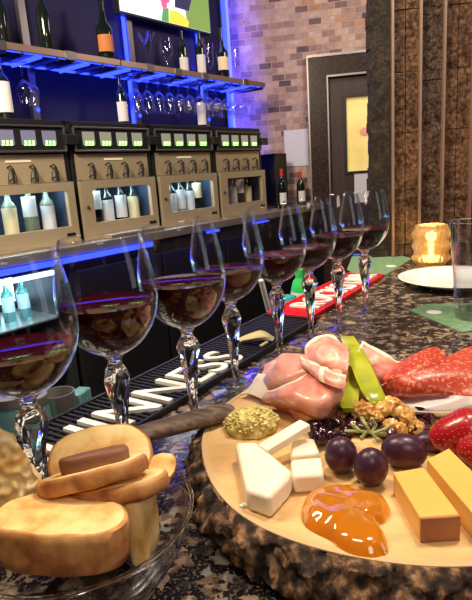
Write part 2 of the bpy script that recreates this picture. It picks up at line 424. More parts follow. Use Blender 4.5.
solo(b, 'paper_notice', 'paper', 'white printed notice taped on the brick wall beside the door frame', 'notice', W0+Matrix.Rotation(WR, 3, 'Z')@Vector((.125, -.004, .45)), WR, smooth=False)

# stone clad wall at the end of the counter
SA = radians(-6)                     # its face looks back along the bar
S0 = Vector((.405, 1.565, 0))
def onstone(px, py=120):
    r = ray(px, py); n = Matrix.Rotation(SA, 3, 'Z')@Vector((0, 1, 0)); u = Matrix.Rotation(SA, 3, 'Z')@Vector((1, 0, 0))
    t = n.dot(S0)/(n.x*r.x+n.y*r.y); return (Vector((r.x*t, r.y*t, 0))-S0).dot(u)
b = B(); b.prism([(.0,.02,-ZC),(1.5,.02,-ZC),(1.5,.3,-ZC),(.14,.3,-ZC)], [(.0,.02,1.65),(1.5,.02,1.65),(1.5,.3,1.65),(.14,.3,1.65)]); ws = struct(b, 'wall_right', 'darkstone', S0, SA, smooth=False)
cols = [(370.5,'roughstone'),(391.5,'brownstone'),(404.5,'brownstone'),(418.5,'darkstone'),(441.5,'brownstone'),(455.5,'brownstone'),(470,'darkstone')]
xs = [onstone(p) for p, _ in cols]; kinds = [k for _, k in cols]
w = xs[-1]-xs[3]
while xs[-1] < 1.4:
    i = len(xs)-1; xs.append(xs[-1]+[xs[4]-xs[3], xs[5]-xs[4], xs[6]-xs[5]][(i-6)%3]); kinds.append(['brownstone','brownstone','darkstone'][(i-6)%3])
for i in range(len(xs)-1):
    b = B(); x0, x1 = xs[i], xs[i+1]
    if i == 0:
        zz = 0.0
        while zz < 1.65:                       # broken pebbly edge
            h = random.uniform(.018, .04); e = random.uniform(0, .007)
            b.box(((x0-e+x1)/2, .015, zz+h/2), (x1-x0+e, .05, h+.002)); zz += h
        b.rough(.003, 40)
        b.box(((x0+x1)/2, .015, -.5), (x1-x0, .05, 1.0))
    else:
        z0 = -ZC; k = 0
        while z0 < 1.65:
            h = .305 if kinds[i] != 'brownstone' else .155
            b.box(((x0+x1)/2, .005-.002*(k % 2), z0+h/2), (x1-x0-.0018, .03, h-.0012)); z0 += h; k += 1
    struct(b, 'stone_panel', kinds[i], parent=ws, smooth=False, bevel=.0008)
for px_i in [1, 3, 4, 6, 7, 9, 10, 12]:
    if px_i >= len(xs): continue
    b = B(); b.box((xs[px_i], -.012, .3), (.0065, .022, 2.68)); struct(b, 'metal_strip', 'rail', parent=ws, smooth=False)

# ------------------------------------------------------------------ the bar counter
b = B()
e = Matrix.Rotation(SA, 3, 'Z')@Vector((1, 0, 0))
pl = [ct(-.52, -.9), ct(-.52, 1.50), S0-Vector((0,.02,0)), S0+e*1.4-Vector((0,.02,0)), Vector((1.8, -.3, 0)), Vector((.2, -1.2, 0))]
pl = list(reversed(pl))
b.prism([Vector((p.x, p.y, -.04)) for p in pl], [Vector((p.x, p.y, 0)) for p in pl])
solo(b, 'counter_top', 'granite', 'polished brown and black speckled granite bar top under all the food', 'counter', (0,0,0), smooth=False, bevel=.004)
b = B()
q = [ct(-.47, -.9), ct(-.47, 1.46), ct(-.1, 1.35), ct(-.1, -.9)]; q = list(reversed(q))
b.prism([Vector((p.x, p.y, -ZC)) for p in q], [Vector((p.x, p.y, -.04)) for p in q])
solo(b, 'bar_cabinet', 'black', 'black bar body carrying the granite top', 'bar', (0,0,0), smooth=False)

# rubber bar mats
def bar_mat(name, t0, t1, m, label, txt, tx0, tx1, group=None):
    L = t1-t0; wd = .104 if m == 'rubber' else .092; o = thing(name, label, 'bar mat', ct(-.447 if m == 'rubber' else -.455, t0, 0), CTR)
    b = B(); b.box((L/2, 0, .002), (L, wd, .004))
    for y in (-wd/2+.002, wd/2-.002): b.box((L/2, y, .005), (L, .004, .007))
    for x in (.002, L-.002): b.box((x, 0, .005), (.004, wd, .007))
    b.build('mat_base', m, o, smooth=False)
    b = B(); k = 0
    x = .012
    while x < L-.008:
        b.box((x, 0, .005), (.0035, wd-.01, .0045)); x += .0085
    for y in (-.03, -.018, -.006, .006, .018, .03): b.box((L/2, y, .0045), (L-.012, .003, .002))
    rb = b.build('ribs', m, o, smooth=False)
    textmesh(txt, 'lettering', 'whiterub', o, .05, (tx0-t0, -.045 if m == 'rubber' else -.034, .0085), 0, tx1-tx0, 1.75, .0022, bold=.0003)
    return o
bar_mat('bar_mat', .18, .835, 'rubber', 'black ribbed rubber bar mat with large raised white lettering along the counter edge', 'GUINNESS', .235, .615)
bar_mat('bar_mat', .842, 1.25, 'redrub', 'red ribbed rubber bar mat with white lettering at the far end of the counter edge', 'ROCKSTAR', .90, 1.235)

# ------------------------------------------------------------------ wine glasses
PB = [(.006,.1165),(.014,.1185),(.026,.1265),(.036,.139),(.0415,.152),(.0435,.165),(.0432,.176),(.0408,.192),(.0375,.207),(.0345,.2195)]
def interp(P, z):
    for (r0, z0), (r1, z1) in zip(P, P[1:]):
        if z0 <= z <= z1: return r0+(r1-r0)*(z-z0)/(z1-z0)
    return P[-1][0]
def smoothprof(P, k=3):
    out = []; n = len(P)
    for i in range(n-1):
        p0 = P[max(i-1,0)]; p1 = P[i]; p2 = P[i+1]; p3 = P[min(i+2,n-1)]
        for j in range(k):
            u = j/k; out.append(tuple(.5*((2*p1[c])+(p2[c]-p0[c])*u+(2*p0[c]-5*p1[c]+4*p2[c]-p3[c])*u*u+(3*p1[c]-p0[c]-3*p2[c]+p3[c])*u**3) for c in (0,1)))
    out.append(P[-1]); return out
PBs = smoothprof(PB)
def glass_parts(o):
    b = B(); inner = [(max(r-.0011, .0005), z+(.0012 if i < 4 else 0)) for i, (r, z) in enumerate(PBs)]
    b.lathe([(0,.1165)]+PBs+[(PBs[-1][0]-.0006, .2201)]+list(reversed(inner))+[(0,.118)], 56)
    b.build('bowl', 'glass', o)
    b = B(); P = [(.0,.004),(.0055,.0045),(.0042,.012),(.0042,.03),(.0055,.05),(.0078,.072),(.0108,.089),(.0112,.096),(.0085,.103),(.0062,.108),(.0068,.1125),(.0092,.1158),(.006,.1168),(0,.1168)]
    b.lathe(smoothprof(P, 3), 24, twist=26, fn=lambda a, z: 1+.09*cos(6*(a-26*z)) if .012 < z < .104 else 1)
    b.build('stem', 'crystal', o)
    b = B(); b.lathe([(0,.0002),(.030,.0002),(.0345,.0008),(.0347,.0016),(.03,.0024),(.015,.0036),(.007,.0052),(.004,.008),(0,.008)], 48)
    b.build('foot', 'footglass', o)
def wine_part(o, lev):
    P = [(max(r-.0014, .001), z+.0014) for r, z in PBs if z+.0014 < lev]; r = interp(PBs, lev)-.0014
    b = B(); b.lathe([(0, P[0][1]-.0002)]+P+[(r, lev), (r*.96, lev-.0004), (0, lev-.0005)], 56)
    b.build('wine', 'wine', o)
GL = [(-.1585,.374,.152,'nearest wine glass at the left edge behind the bread bowl, half full of red wine'),
      (-.111,.456,.164,'second nearest wine glass, bright red wine surface, above the white mat lettering'),
      (-.052,.5285,.164,'third wine glass from the left, its stem rising behind the wooden knife handle'),
      (-.007,.635,.155,'fourth wine glass from the left, standing just left of the folded ham'),
      (.057,.727,.154,'fifth wine glass from the left, its stem rising right behind the folded ham'),
      (.114,.81,.150,'sixth wine glass from the left, in front of the left end of the red mat'),
      (.172,.8815,.156,'seventh wine glass from the left, in front of the white letters on the red mat'),
      (.2355,.9575,.155,'farthest wine glass of the row, with its whole foot visible on the granite')]
first = None
for i, (x, y, lev, lab) in enumerate(GL):
    o = thing('wine_glass', lab, 'wine glass', (x, y, 0), .3*i, 'glasses of red wine in a row')
    if first is None: glass_parts(o); first = kids(o)
    else:
        for c in first: d = c.copy(); C.objects.link(d); d.parent = o
    wine_part(o, lev)

# ------------------------------------------------------------------ charcuterie board
BC = Vector((.135, .436, 0)); BT = .036
def bedge(a): return .176*(1+.018*sin(2*a+.7)+.012*sin(3*a+2)+.006*sin(7*a))
o = thing('serving_board', 'round live edge wood slice board with bark, piled with cheese, meat and fruit', 'board', BC)
b = B(); n = 96; prof = [(1.0, 0), (1.0, .001)]
vs = []; 
b.lathe([(0, .004), (.97, .004), (.985, BT-.003), (.975, BT), (0, BT)], n, fn=lambda a, z: bedge(a))
b.build('board_top', 'wood', o, angle=50)
b = B(); b.lathe(smoothprof([(.972, .002), (1.0, .0), (1.045, .004), (1.06, .012), (1.05, .022), (1.025, .030), (1.0, .0345), (.983, .0362), (.972, .030)], 3), 420, fn=lambda a, z: bedge(a))
for i, v in enumerate(b.v):
    r = hypot(v.x, v.y)/bedge(math.atan2(v.y, v.x)); a = math.atan2(v.y, v.x)
    if r > .99 and v.z > .0015:
        k = noise.fractal(Vector((cos(a)*14, sin(a)*14, v.z*70)), .8, 2.0, 4)*.009*min(1, (r-.99)*40+.25)
        b.v[i] = Vector((v.x*(1+k/.17), v.y*(1+k/.17), max(.0003, v.z+noise.noise(v*150)*.0015)))
b.build('bark', 'bark', o, angle=60)
b = B(); b.lathe([(.955, BT-.0005), (.957, BT+.0006), (.985, BT+.0008), (.99, BT-.002), (.955, BT-.003)], 160, fn=lambda a, z: bedge(a)); b.build('sapwood_ring', 'woodrim', o)

def bp(x, y, z=0): return hz(x, y, BT+z)
def local(pts, o): return [p-o for p in pts]

def block(name, mat_, label, cat, top, h, group=None, side=None, bevel=.0028, z0=0, skew=None, mats2=None, endface=None):
    P = [bp(x, y, h+z0) if len((x, y)) == 2 else None for x, y in top]
    # order counter-clockwise
    A = sum(P[i].x*P[(i+1)%len(P)].y-P[(i+1)%len(P)].x*P[i].y for i in range(len(P)))
    if A < 0: P.reverse()
    c = sum(P, Vector())/len(P); c0 = Vector((c.x, c.y, BT+z0))
    b = B(); b.prism([Vector((p.x-c.x, p.y-c.y, 0)) for p in P], [Vector((p.x-c.x, p.y-c.y, h)) for p in P])
    b.v = [v for v in b.v]
    return solo(b, name, mat_, label, cat, c0, smooth=True, bevel=bevel, group=group, angle=30)
# yellow cheese sticks: body, with brown rind on the near end
def cheese_stick(label, top, h):
    P = [bp(x, y, h) for x, y in top]      # far-left, far-right, near-right, near-left
    c = sum(P, Vector())/4; c.z = BT
    o = thing('yellow_cheese_stick', label, 'cheese', c, 0, 'sticks of yellow cheese')
    A, Bq, Cq, D = [Vector((p.x-c.x, p.y-c.y, 0)) for p in P]
    up = Vector((0, 0, h)); k = .035
    C2 = Cq+(Bq-Cq)*k; D2 = D+(A-D)*k
    b = B(); b.prism([A, D2, C2, Bq], [A+up, D2+up, C2+up, Bq+up]); b.build('cheese', 'yellowcheese', o, bevel=.0008, angle=30)
    b = B(); b.prism([D2, D, Cq, C2], [D2+up, D+up, Cq+up, C2+up]); b.build('rind', 'rind', o, bevel=.0006, angle=30)
cheese_stick('whole yellow cheese stick with brown rind end, right of the orange jelly', [(393,472),(424,467),(461,516),(421,519)], .017)
cheese_stick('yellow cheese stick cut off by the right edge, under the strawberries', [(427,459),(449,448),(507,505),(484,526)], .018)
# white cheese
W = 'pieces of white cheese'
block('white_cheese_wedge', 'whitecheese', 'large white cheese wedge standing nearest the front, left of the jelly', 'cheese', [(235,442),(256,441),(292,470),(288,478),(270,497),(246,489)], .017, W, bevel=.003)
block('white_cheese_block', 'whitecheese', 'square white cheese block between the large wedge and the grapes', 'cheese', [(290,459),(322,456),(324,474),(293,476)], .015, W)
block('white_cheese_block', 'whitecheese', 'small white cheese piece behind the others, touching the dark compote', 'cheese', [(292,439),(314,437),(320,452),(290,455)], .011, W)
# leaning stick
P0, P1 = bp(266, 449, .016), bp(303, 427, .022)
d = (P1-P0); b = B(); L = d.length; dirn = d.normalized(); sidev = dirn.cross(Vector((0,0,1))).normalized(); upv = sidev.cross(dirn)
R = Matrix((dirn, sidev, upv)).transposed(); b.box((0,0,0), (L+.006, .0125, .007)); b.rough(.0006, 90)
o = solo(b, 'white_cheese_stick', 'whitecheese', 'white cheese stick lying tilted across the other white pieces, beside the mustard', 'cheese', (P0+P1)/2, group=W, rot=R.to_euler(), bevel=.001)
b = B()
for k in range(7): b.box((random.uniform(-.006,.006), random.uniform(-.003,.003), .0012), (.003, .0022, .0022), R=Matrix.Rotation(random.random()*3, 3, 'Z'))
solo(b, 'cheese_crumbs', 'whitecheese', 'loose white cheese crumbs in front of the large white wedge', 'crumbs', bp(250, 505), smooth=False, bevel=.0005)
# mustard
b = B(); c = bp(252, 430)
b.ball((0,0,.004), (.0235,.0185,.0150), 28, bump=.25, bs=2)
rnd = random.Random(3)
for k in range(400):
    a = rnd.random()*2*pi; h = sqrt(rnd.random()); t = rnd.random()
    r = h; z = sqrt(max(0, 1-h*h))
    b.ball(((.0238*r*cos(a))*(1+.12*sin(3*a)), .0187*r*sin(a), .004+.0154*z), rnd.uniform(.0012,.0024), 6)
for i, v in enumerate(b.v): v.z = max(v.z, .0002)
solo(b, 'mustard_mound', 'mustard', 'mound of whole grain mustard at the left rear of the board', 'mustard', c)
# jelly
b = B(); J = [(300,512),(307,497),(325,489),(345,488),(365,491),(384,499),(391,512),(386,522),(377,528),(387,541),(388,553),(376,559),(355,557),(340,550),(330,541),(312,532),(303,524)]
Pj = [bp(x, y, 0) for x, y in J]; cj = sum(Pj, Vector())/len(Pj); K = len(Pj); rings = 9
def cubic(P, t):
    n = len(P); x = t*n; i = int(x)%n; u = x-int(x); p0, p1, p2, p3 = P[(i-1)%n], P[i], P[(i+1)%n], P[(i+2)%n]
    return .5*((2*p1)+(p2-p0)*u+(2*p0-5*p1+4*p2-p3)*u*u+(3*p1-p0-3*p2+p3)*u**3)
nn = 72; vs = []; fs = []
for j in range(rings+1):
    q = j/rings; sc = 1-q if j else 1
    for k in range(nn):
        p = cubic(Pj, k/nn)-cj; p = p*(1-q*.93); h = .0105*sqrt(max(0, 1-(1-q)**2.4))
        h += .0028*noise.noise(Vector((p.x*90, p.y*90, 1)))*min(1, q*3)
        vs.append(Vector((p.x, p.y, h)))
vs.append(Vector((0,0,.010))); T = len(vs)-1
for j in range(rings):
    for k in range(nn): k2 = (k+1)%nn; fs.append((j*nn+k, j*nn+k2, (j+1)*nn+k2, (j+1)*nn+k))
for k in range(nn): fs.append((rings*nn+k, rings*nn+(k+1)%nn, T))
fs.append(tuple(reversed(range(nn))))
b.add(vs, fs); solo(b, 'apricot_jelly', 'jam', 'glossy orange apricot jelly spread at the front of the board', 'jelly', Vector((cj.x, cj.y, BT+.0003)), angle=80)
# grapes
def grape(px, py, rad, ang, label, z=0, tilt=0):
    b = B(); b.ball((0,0,0), (rad[0], rad[1], rad[2]), 28); p = bp(px, py, rad[2]+z)
    return solo(b, 'grape', 'grape', label, 'grape', p, group='dark grapes on the board', rot=(0, tilt, ang))
G = 'dark grapes on the board'
grape(341,455,(.0125,.0115,.0145),0,'dark purple grape beside the white cheese block, leftmost of the grapes')
grape(371,467,(.0125,.0115,.0145),.2,'dark blue grape standing above the jelly, second from the left')
grape(404,451,(.0172,.0125,.0135),-.35,'largest grape, reddish purple, lying behind the whole yellow cheese stick')
grape(433,441,(.0150,.0095,.0085),-.15,'long black grape lying between the walnuts and the strawberries')
# dark compote
b = B(); rnd = random.Random(5)
for k in range(34):
    x = rnd.uniform(312, 346); y = rnd.uniform(420, 441); p = bp(x, y, rnd.uniform(.002,.011)); b.ball(p-bp(330,430), (rnd.uniform(.003,.006), rnd.uniform(.003,.005), rnd.uniform(.003,.005)), 12, bump=.4, bs=3, seed=k)
for v in b.v: v.z = max(v.z, .0004)
solo(b, 'berry_compote', 'berry', 'glossy black berry compote left of the grape stalk', 'compote', bp(330,430))
b = B()
for k in range(40):
    x = rnd.uniform(340, 430); y = rnd.uniform(412, 434); p = bp(x, y, rnd.uniform(.002,.009)); b.ball(p-bp(385,425), (rnd.uniform(.004,.007),)*2+(rnd.uniform(.003,.006),), 12, bump=.4, bs=3, seed=k)
for v in b.v: v.z = max(v.z, .0004)
M['cranberry'] = mat('dried_cranberry', (.05,.006,.012), .25, coat=.4)
solo(b, 'dried_cranberries', 'cranberry', 'heap of dark dried cranberries under the walnuts and grape stalk', 'cranberries', bp(385,425))['kind'] = 'stuff'
# grape stalk
b = B(); c0 = bp(368, 433, .016)
def lp(x, y, z=.016): return bp(x, y, z)-c0
for pts in ([(345,431,.014),(356,431,.017),(370,432,.019),(384,434,.017)], [(370,432,.019),(366,425,.024),(362,419,.026)], [(372,432,.019),(376,425,.024),(372,420,.028)], [(374,433,.019),(383,430,.022),(388,427,.02)], [(372,433,.019),(378,440,.014)], [(360,431,.018),(354,426,.02)], [(366,432,.019),(362,438,.014)]):
    P = [lp(*p) for p in pts]; b.tube(P, [.0013]*(len(P)-1)+[.0016], 8)
    b.ball(P[-1], .0021, 8, bump=.3, bs=3)
solo(b, 'grape_stalk', 'stemgreen', 'green branching grape stalk lying on top of the fruit', 'stalk', c0)
# walnuts
rnd = random.Random(11)
wn = [(333,404,.013,'half hidden walnut at the foot of the ham, leftmost of the nuts'),(345,409,.012,'walnut between the ham and the left pickle slice'),
      (362,411,.018,'largest candied walnut, below the left pickle slice'),(376,416,.017,'walnut piece just right of the largest walnut'),
      (394,407,.022,'upright walnut resting against the right pickle slice'),(391,424,.012,'flat walnut piece in front, above the largest grape'),
      (407,416,.018,'round light walnut beside the white dish'),(400,428,.009,'small walnut piece touching the top of the largest grape'),
      (416,427,.010,'rightmost walnut piece, by the long black grape'),(322,412,.008,'low walnut crumb between the ham and the compote'),(384,409,.020,'walnut between the two pickle tips')]
for k, (x, y, z, lab) in enumerate(wn):
    b = B(); s_ = rnd.uniform(.0072,.0092)*(.72 if 'small' in lab or 'crumb' in lab or 'piece' in lab else 1)
    b.ball((0,0,0), (s_*1.25, s_, s_*.85), 24)
    for i, v in enumerate(b.v):
        g = v.normalized(); f = 1+.30*noise.noise(g*2.6+Vector((k*5,0,0)))+.16*sin(g.x*9+k+3*g.z)*cos(g.y*8)
        b.v[i] = v*f
    solo(b, 'candied_walnut', 'walnut', lab, 'walnut', bp(x, y, z*.75), group='candied walnuts', rot=(rnd.uniform(-.6,.6), rnd.uniform(-.6,.6), rnd.random()*3))
# pickles: two lengthwise slices standing against the ham
def pickle(label, pts, wid, skin_side):
    P = [bp(x, y, z) for x, y, z in pts]; c = P[0].copy()
    o = thing('pickle_slice', label, 'pickle', c, 0, 'pickle slices'); n = len(P); th = .0042
    cam = Vector((0, 0, HC)); rowsL = []; rowsR = []
    for i, p in enumerate(P):
        t = (P[min(i+1, n-1)]-P[max(i-1, 0)]).normalized(); v = (cam-p).normalized()
        side = Vector((.75, .1, 0)); side = (side-t*side.dot(t)).normalized()
        rowsL.append(p-side*wid[i]/2-c); rowsR.append(p+side*wid[i]/2-c)
    bow = Vector((0, -.5, .2)).normalized()
    rows = [[a, (a*.7+b_*.3)+bow*.0015, (a*.3+b_*.7)+bow*.0015, b_] for a, b_ in zip(rowsL, rowsR)]
    b = B(); b.sheet(rows, 10, 26, th, 0); b.build('flesh', 'pickle', o, angle=60)
    edge = rowsR if skin_side > 0 else rowsL
    b = B(); b.tube([edge[0].lerp(edge[1], .3)]+edge[1:-1]+[edge[-1].lerp(edge[-2], .3)], .0024, 8); b.build('skin', 'pickleskin', o)
pickle('lower yellow-green pickle slice, standing upright against the ham', [(350,410,.016),(347,396,.019),(349,380,.023),(355,366,.027)], [.013,.021,.018,.008], -1)
pickle('longer pickle slice with dark skin edge, curving down to the right over the other one', [(386,407,.014),(376,399,.021),(368,385,.028),(358,361,.040),(347,338,.046)], [.009,.015,.018,.018,.014], 1)
# prosciutto
def ham(label, rows, fatrow=None, wob=.0030):
    R = [[bp(*p) for p in r] for r in rows]; c = bp(310, 400); c.z = BT
    R = [[p-c for p in r] for r in R]
    b = B(); b.sheet(R, 40, 40, .0014, 0, wob, 75, fatrow, 1)
    return solo(b, 'prosciutto_slice', ['prosciutto','fat'], label, 'ham', c, group='folded ham slices', angle=70)
ham('large folded ham slice draped over the front of the heap', [
    [(268,392,.016),(292,380,.030),(318,366,.038),(340,366,.040)],
    [(262,398,.012),(290,388,.031),(320,380,.036),(344,380,.036)],
    [(266,402,.010),(292,396,.030),(322,396,.034),(343,394,.030)],
    [(278,407,.008),(300,408,.020),(322,414,.020),(338,404,.018)],
    [(290,408,.004),(305,414,.004),(322,420,.006),(336,410,.006)]], lambda u, v: v < .07)
ham('left ham slice whose pale fat tip reaches over the board edge', [
    [(265,366,.014),(280,356,.030),(298,354,.034),(318,356,.036)],
    [(262,378,.010),(276,366,.030),(298,362,.038),(322,366,.038)],
    [(262,392,.006),(272,382,.022),(296,374,.034),(322,376,.034)],
    [(266,402,.004),(278,396,.010),(298,390,.020),(322,388,.020)]], lambda u, v: u > .92 or (u < .1 and v > .5))
ham('tall folded ham slice rising at the back of the heap', [
    [(304,360,.030),(310,342,.044),(328,335,.050),(346,345,.046)],
    [(306,367,.030),(316,352,.048),(334,349,.053),(348,355,.048)],
    [(308,372,.024),(320,366,.040),(336,366,.042),(348,370,.040)],
    [(312,378,.018),(324,378,.028),(338,380,.028),(348,382,.028)]], lambda u, v: v < .08)
ham('ham band with a wide pale fat stripe crossing in front of the pickle', [
    [(300,358,.040),(318,364,.043),(330,372,.044),(346,376,.042)],
    [(302,363,.042),(318,371,.046),(330,378,.047),(346,382,.044)],
    [(306,370,.038),(320,380,.041),(332,386,.042),(345,390,.038)]], lambda u, v: v < .25 or (.35 < u < .5))
ham('dark ham slice tucked lowest, beside the mustard', [
    [(270,398,.010),(290,402,.016),(310,408,.016),(330,410,.014)],
    [(272,404,.005),(290,410,.009),(308,417,.009),(328,418,.008)],
    [(280,408,.001),(294,416,.001),(310,423,.001),(326,422,.001)]])
ham('pale pointed fat strip of ham at the far left, reaching over the board edge', [
    [(258,374,.016),(265,374,.018),(272,376,.020),(278,382,.020)],
    [(250,387,.009),(257,386,.012),(264,388,.013),(271,393,.013)],
    [(240,394,.005),(248,394,.006),(255,396,.006),(262,399,.006)]], lambda u, v: True, .001)
ham('ham slice standing behind the pickles, pink with a white edge', [
    [(362,342,.046),(372,346,.044),(388,356,.036),(402,366,.028)],
    [(358,352,.044),(370,358,.040),(386,366,.034),(400,374,.024)],
    [(358,368,.034),(370,372,.030),(386,378,.024),(398,384,.016)],
    [(360,388,.012),(372,390,.010),(386,392,.006),(396,394,.004)]], lambda u, v: v < .1 or u < .08)
# salami
def salami(label, rows):
    R = [[bp(*p) for p in r] for r in rows]; c = bp(420, 395)
    b = B(); b.sheet([[p-c for p in r] for r in R], 26, 26, .0018, 0, .0008, 60)
    return solo(b, 'salami_slice', 'salami', label, 'salami', c, group='fanned salami slices', angle=60)
salami('folded speckled salami slice peaking beside the ham', [
    [(386,372,.026),(402,362,.034),(420,352,.040),(437,347,.040)],
    [(384,380,.024),(402,372,.034),(424,364,.038),(447,358,.036)],
    [(386,388,.016),(404,384,.026),(426,378,.028),(450,374,.026)],
    [(392,394,.008),(408,396,.012),(428,394,.012),(450,392,.012)]])
salami('broad speckled salami slice in front of the others, above the white dish', [
    [(388,379,.034),(412,374,.040),(440,365,.044),(478,354,.046)],
    [(386,386,.026),(412,384,.034),(442,377,.038),(482,370,.040)],
    [(392,394,.018),(414,394,.025),(444,391,.028),(482,388,.030)],
    [(400,394,.016),(416,394,.020),(444,395,.024),(484,396,.026)]])
salami('dark red salami slice folded at the left, under the broad slice', [
    [(382,386,.022),(392,378,.028),(404,374,.030),(418,372,.030)],
    [(382,392,.014),(392,388,.022),(404,384,.024),(418,382,.024)],
    [(388,399,.008),(396,399,.012),(408,398,.012),(420,396,.012)]])
salami('salami slice at the right edge, rising behind the broad slice', [
    [(446,358,.038),(462,350,.044),(480,344,.046),(500,340,.046)],
    [(446,366,.034),(464,360,.040),(482,355,.042),(500,352,.042)],
    [(450,376,.026),(466,374,.028),(484,372,.030),(502,370,.030)]])
# white dish
b = B(); b.lathe([(0,.0015),(.018,.0005),(.022,.002),(.034,.0085),(.0365,.0115),(.036,.0125),(.033,.0115),(.021,.006),(0,.005)], 56)
o = solo(b, 'white_dish', 'porcelain', 'small bright white dish between the salami and the strawberries', 'dish', bp(450,421,0)+Vector((0,.020,0)))
o.scale = (1.35, .72, 1.0)
# strawberries
def strawberry(px, py, z, L, r, rot, label):
    o = thing('strawberry', label, 'strawberry', bp(px, py, z), 0, 'strawberries', rot)
    P = smoothprof([(0,0),(r*.35,L*.05),(r*.7,L*.25),(r*.95,L*.55),(r,L*.75),(r*.75,L*.95),(r*.3,L*1.0),(0,L*.99)], 4)
    b = B(); b.lathe(P, 32); b.build('flesh', 'strawberry', o)
    b = B()
    for i in range(1, 11):
        z_ = L*(.06+.085*i); rr = 0
        for (r0, z0), (r1, z1) in zip(P, P[1:]):
            if z0 <= z_ <= z1 and z1 > z0: rr = r0+(r1-r0)*(z_-z0)/(z1-z0)
        m_ = max(3, int(2*pi*rr/.0042))
        for k in range(m_):
            a = 2*pi*(k+.5*(i%2))/m_; b.ball((rr*cos(a), rr*sin(a), z_), (.0004,.0004,.0007), 6)
    b.build('seeds', 'seed', o)
strawberry(429,440,.013,.044,.0185,(radians(76),0,radians(80)),'large dark red strawberry, tip pointing left towards the walnuts')
strawberry(456,450,.015,.034,.0150,(radians(80),0,radians(62)),'bright red strawberry nearest the front, cut off by the right edge')

# ------------------------------------------------------------------ knife with wooden handle
a0 = hz(134, 436, .052); a1 = hz(231, 410, .0425)
o = thing('cheese_knife', 'cheese knife with grey-brown wooden handle bridging the bread bowl and the board', 'knife', a0, 0)
d = a1-a0; b = B(); N_ = 14; pts = [d*(i/(N_-1)) for i in range(N_)]
hw = [.0105,.0112,.0118,.0121,.0123,.0124,.0125,.0126,.0128,.0130,.0130,.0129,.0122,.0090]
b.tube(pts, hw, 12, flat=.62); b.build('handle', 'handle', o, angle=50)
b = B(); e_ = d.normalized(); q = d*.93
b.ball(q+Vector((-.001,-.0015,.0073)), (.0015,.0015,.0008), 10); b.build('rivet', 'darkmetal', o)
b = B(); sd = e_.cross(Vector((0,0,1))).normalized()
b.prism([-e_*.06-sd*.001, -e_*.055+sd*.009, e_*.002+sd*.006, e_*.002-sd*.006], [p+Vector((0,0,.0012)) for p in (-e_*.06-sd*.001, -e_*.055+sd*.009, e_*.002+sd*.006, e_*.002-sd*.006)]); b.build('blade', 'blade', o, smooth=False)

# ------------------------------------------------------------------ bread bowl
OB = Vector((-.109, .306, 0)); RB = .072
b = B(); Po = smoothprof([(.030,.0),(.034,.004),(.046,.013),(.058,.027),(.067,.043),(RB,.060)], 3)
Pi = [(r-.0022, z+.002) for r, z in Po if z+.002 < .0598]
b.lathe([(0,.0005)]+Po+[(RB+.0008,.0608),(RB-.001,.0612)]+list(reversed(Pi))+[(0,.0045)], 72)
M['bowlglass'] = thin_glass('bowl_glass', (.93,.94,.95), 1.5)
o = thing('glass_bowl', 'clear glass bowl full of toasted bread at the front left', 'bowl', OB)
b.build('bowl_body', 'bowlglass', o)
b = B(); b.lathe([(RB+.0012*cos(2*pi*k/8), .0612+.0012*sin(2*pi*k/8)) for k in range(9)], 96); b.build('rim', 'crystal', o)
b = B(); b.lathe([(.024,.0),(.030,.0),(.031,.003),(.029,.0045),(.024,.003),(.024,.0)], 48); b.build('foot_ring', 'crystal', o)
def slice_(name, label, c, rot, w, h, t, mats=('crumb','crust'), cat='bread', seed=0, pw=2.5):
    b = B(); n = 48; ring = []
    def pt(a, s_=1):
        ca, sa = cos(a), sin(a); k = 1+.04*sin(2*a+seed)+.03*sin(3*a+seed*2)
        return Vector((math.copysign(abs(ca)**(2/pw), ca)*w/2*k*s_, math.copysign(abs(sa)**(2/pw), sa)*h/2*k*s_, 0))
    prof = [(.0,-t/2),(.5,-t/2),(.93,-t/2),(.985,-t/2+.0012),(1.0,-t/4),(1.0,t/4),(.985,t/2-.0012),(.93,t/2),(.5,t/2+.0004),(0,t/2+.0004)]
    vs = []; rows = []
    for q, z in prof:
        if q == 0: rows.append([len(vs)]); vs.append(Vector((0,0,z)))
        else:
            r_ = []
            for k in range(n): p = pt(2*pi*k/n, q); r_.append(len(vs)); vs.append(Vector((p.x, p.y, z)))
            rows.append(r_)
    fs = []; ms = []
    for j, (a, c_) in enumerate(zip(rows, rows[1:])):
        for k in range(n):
            k2 = (k+1)%n; mi = 1 if 2 <= j <= 6 else 0
            fs.append((a[0], c_[k2], c_[k]) if len(a) == 1 else ((a[k], a[k2], c_[0]) if len(c_) == 1 else (a[k], a[k2], c_[k2], c_[k]))); ms.append(mi)
    b.v = vs; b.f = [list(f) for f in fs]; b.m = ms; b.rough(.0012, 70, seed)
    return solo(b, name, list(mats), label, cat, c, group='toasted bread slices', rot=rot, angle=60)
R_ = radians
slice_('bread_slice', 'broad toasted bread slice lying flat at the front of the bowl', hz(60,533,.060), (R_(-6), R_(3), R_(-12)), .080, .050, .026, seed=1)
slice_('bread_slice', 'large oval bread slice leaning at the back of the bowl', hz(100,462,.072)+Vector((0,.008,0)), (R_(38), R_(0), R_(6)), .072, .046, .011, seed=2)
slice_('bread_slice', 'dark crusted bread slice lying on the large rear slice', hz(95,461,.088), (R_(-16), R_(-7), R_(4)), .046, .020, .011, ('darkcrust','darkcrust'), seed=3)
slice_('bread_slice', 'long bread slice on edge, upper of the two stacked in the middle', hz(92,476,.078), (R_(-20), R_(-10), R_(4)), .076, .036, .011, ('crumb','crust'), seed=4)
slice_('bread_slice', 'long bread slice on edge, lower of the two stacked, reaching right', hz(120,489,.066), (R_(-18), R_(-8), R_(3)), .070, .040, .011, ('crumb','crust'), seed=5)
slice_('bread_slice', 'small bread end poking out at the right of the stack', hz(161,474,.066)+Vector((0,.006,0)), (R_(30), R_(10), R_(0)), .020, .022, .009, seed=6)
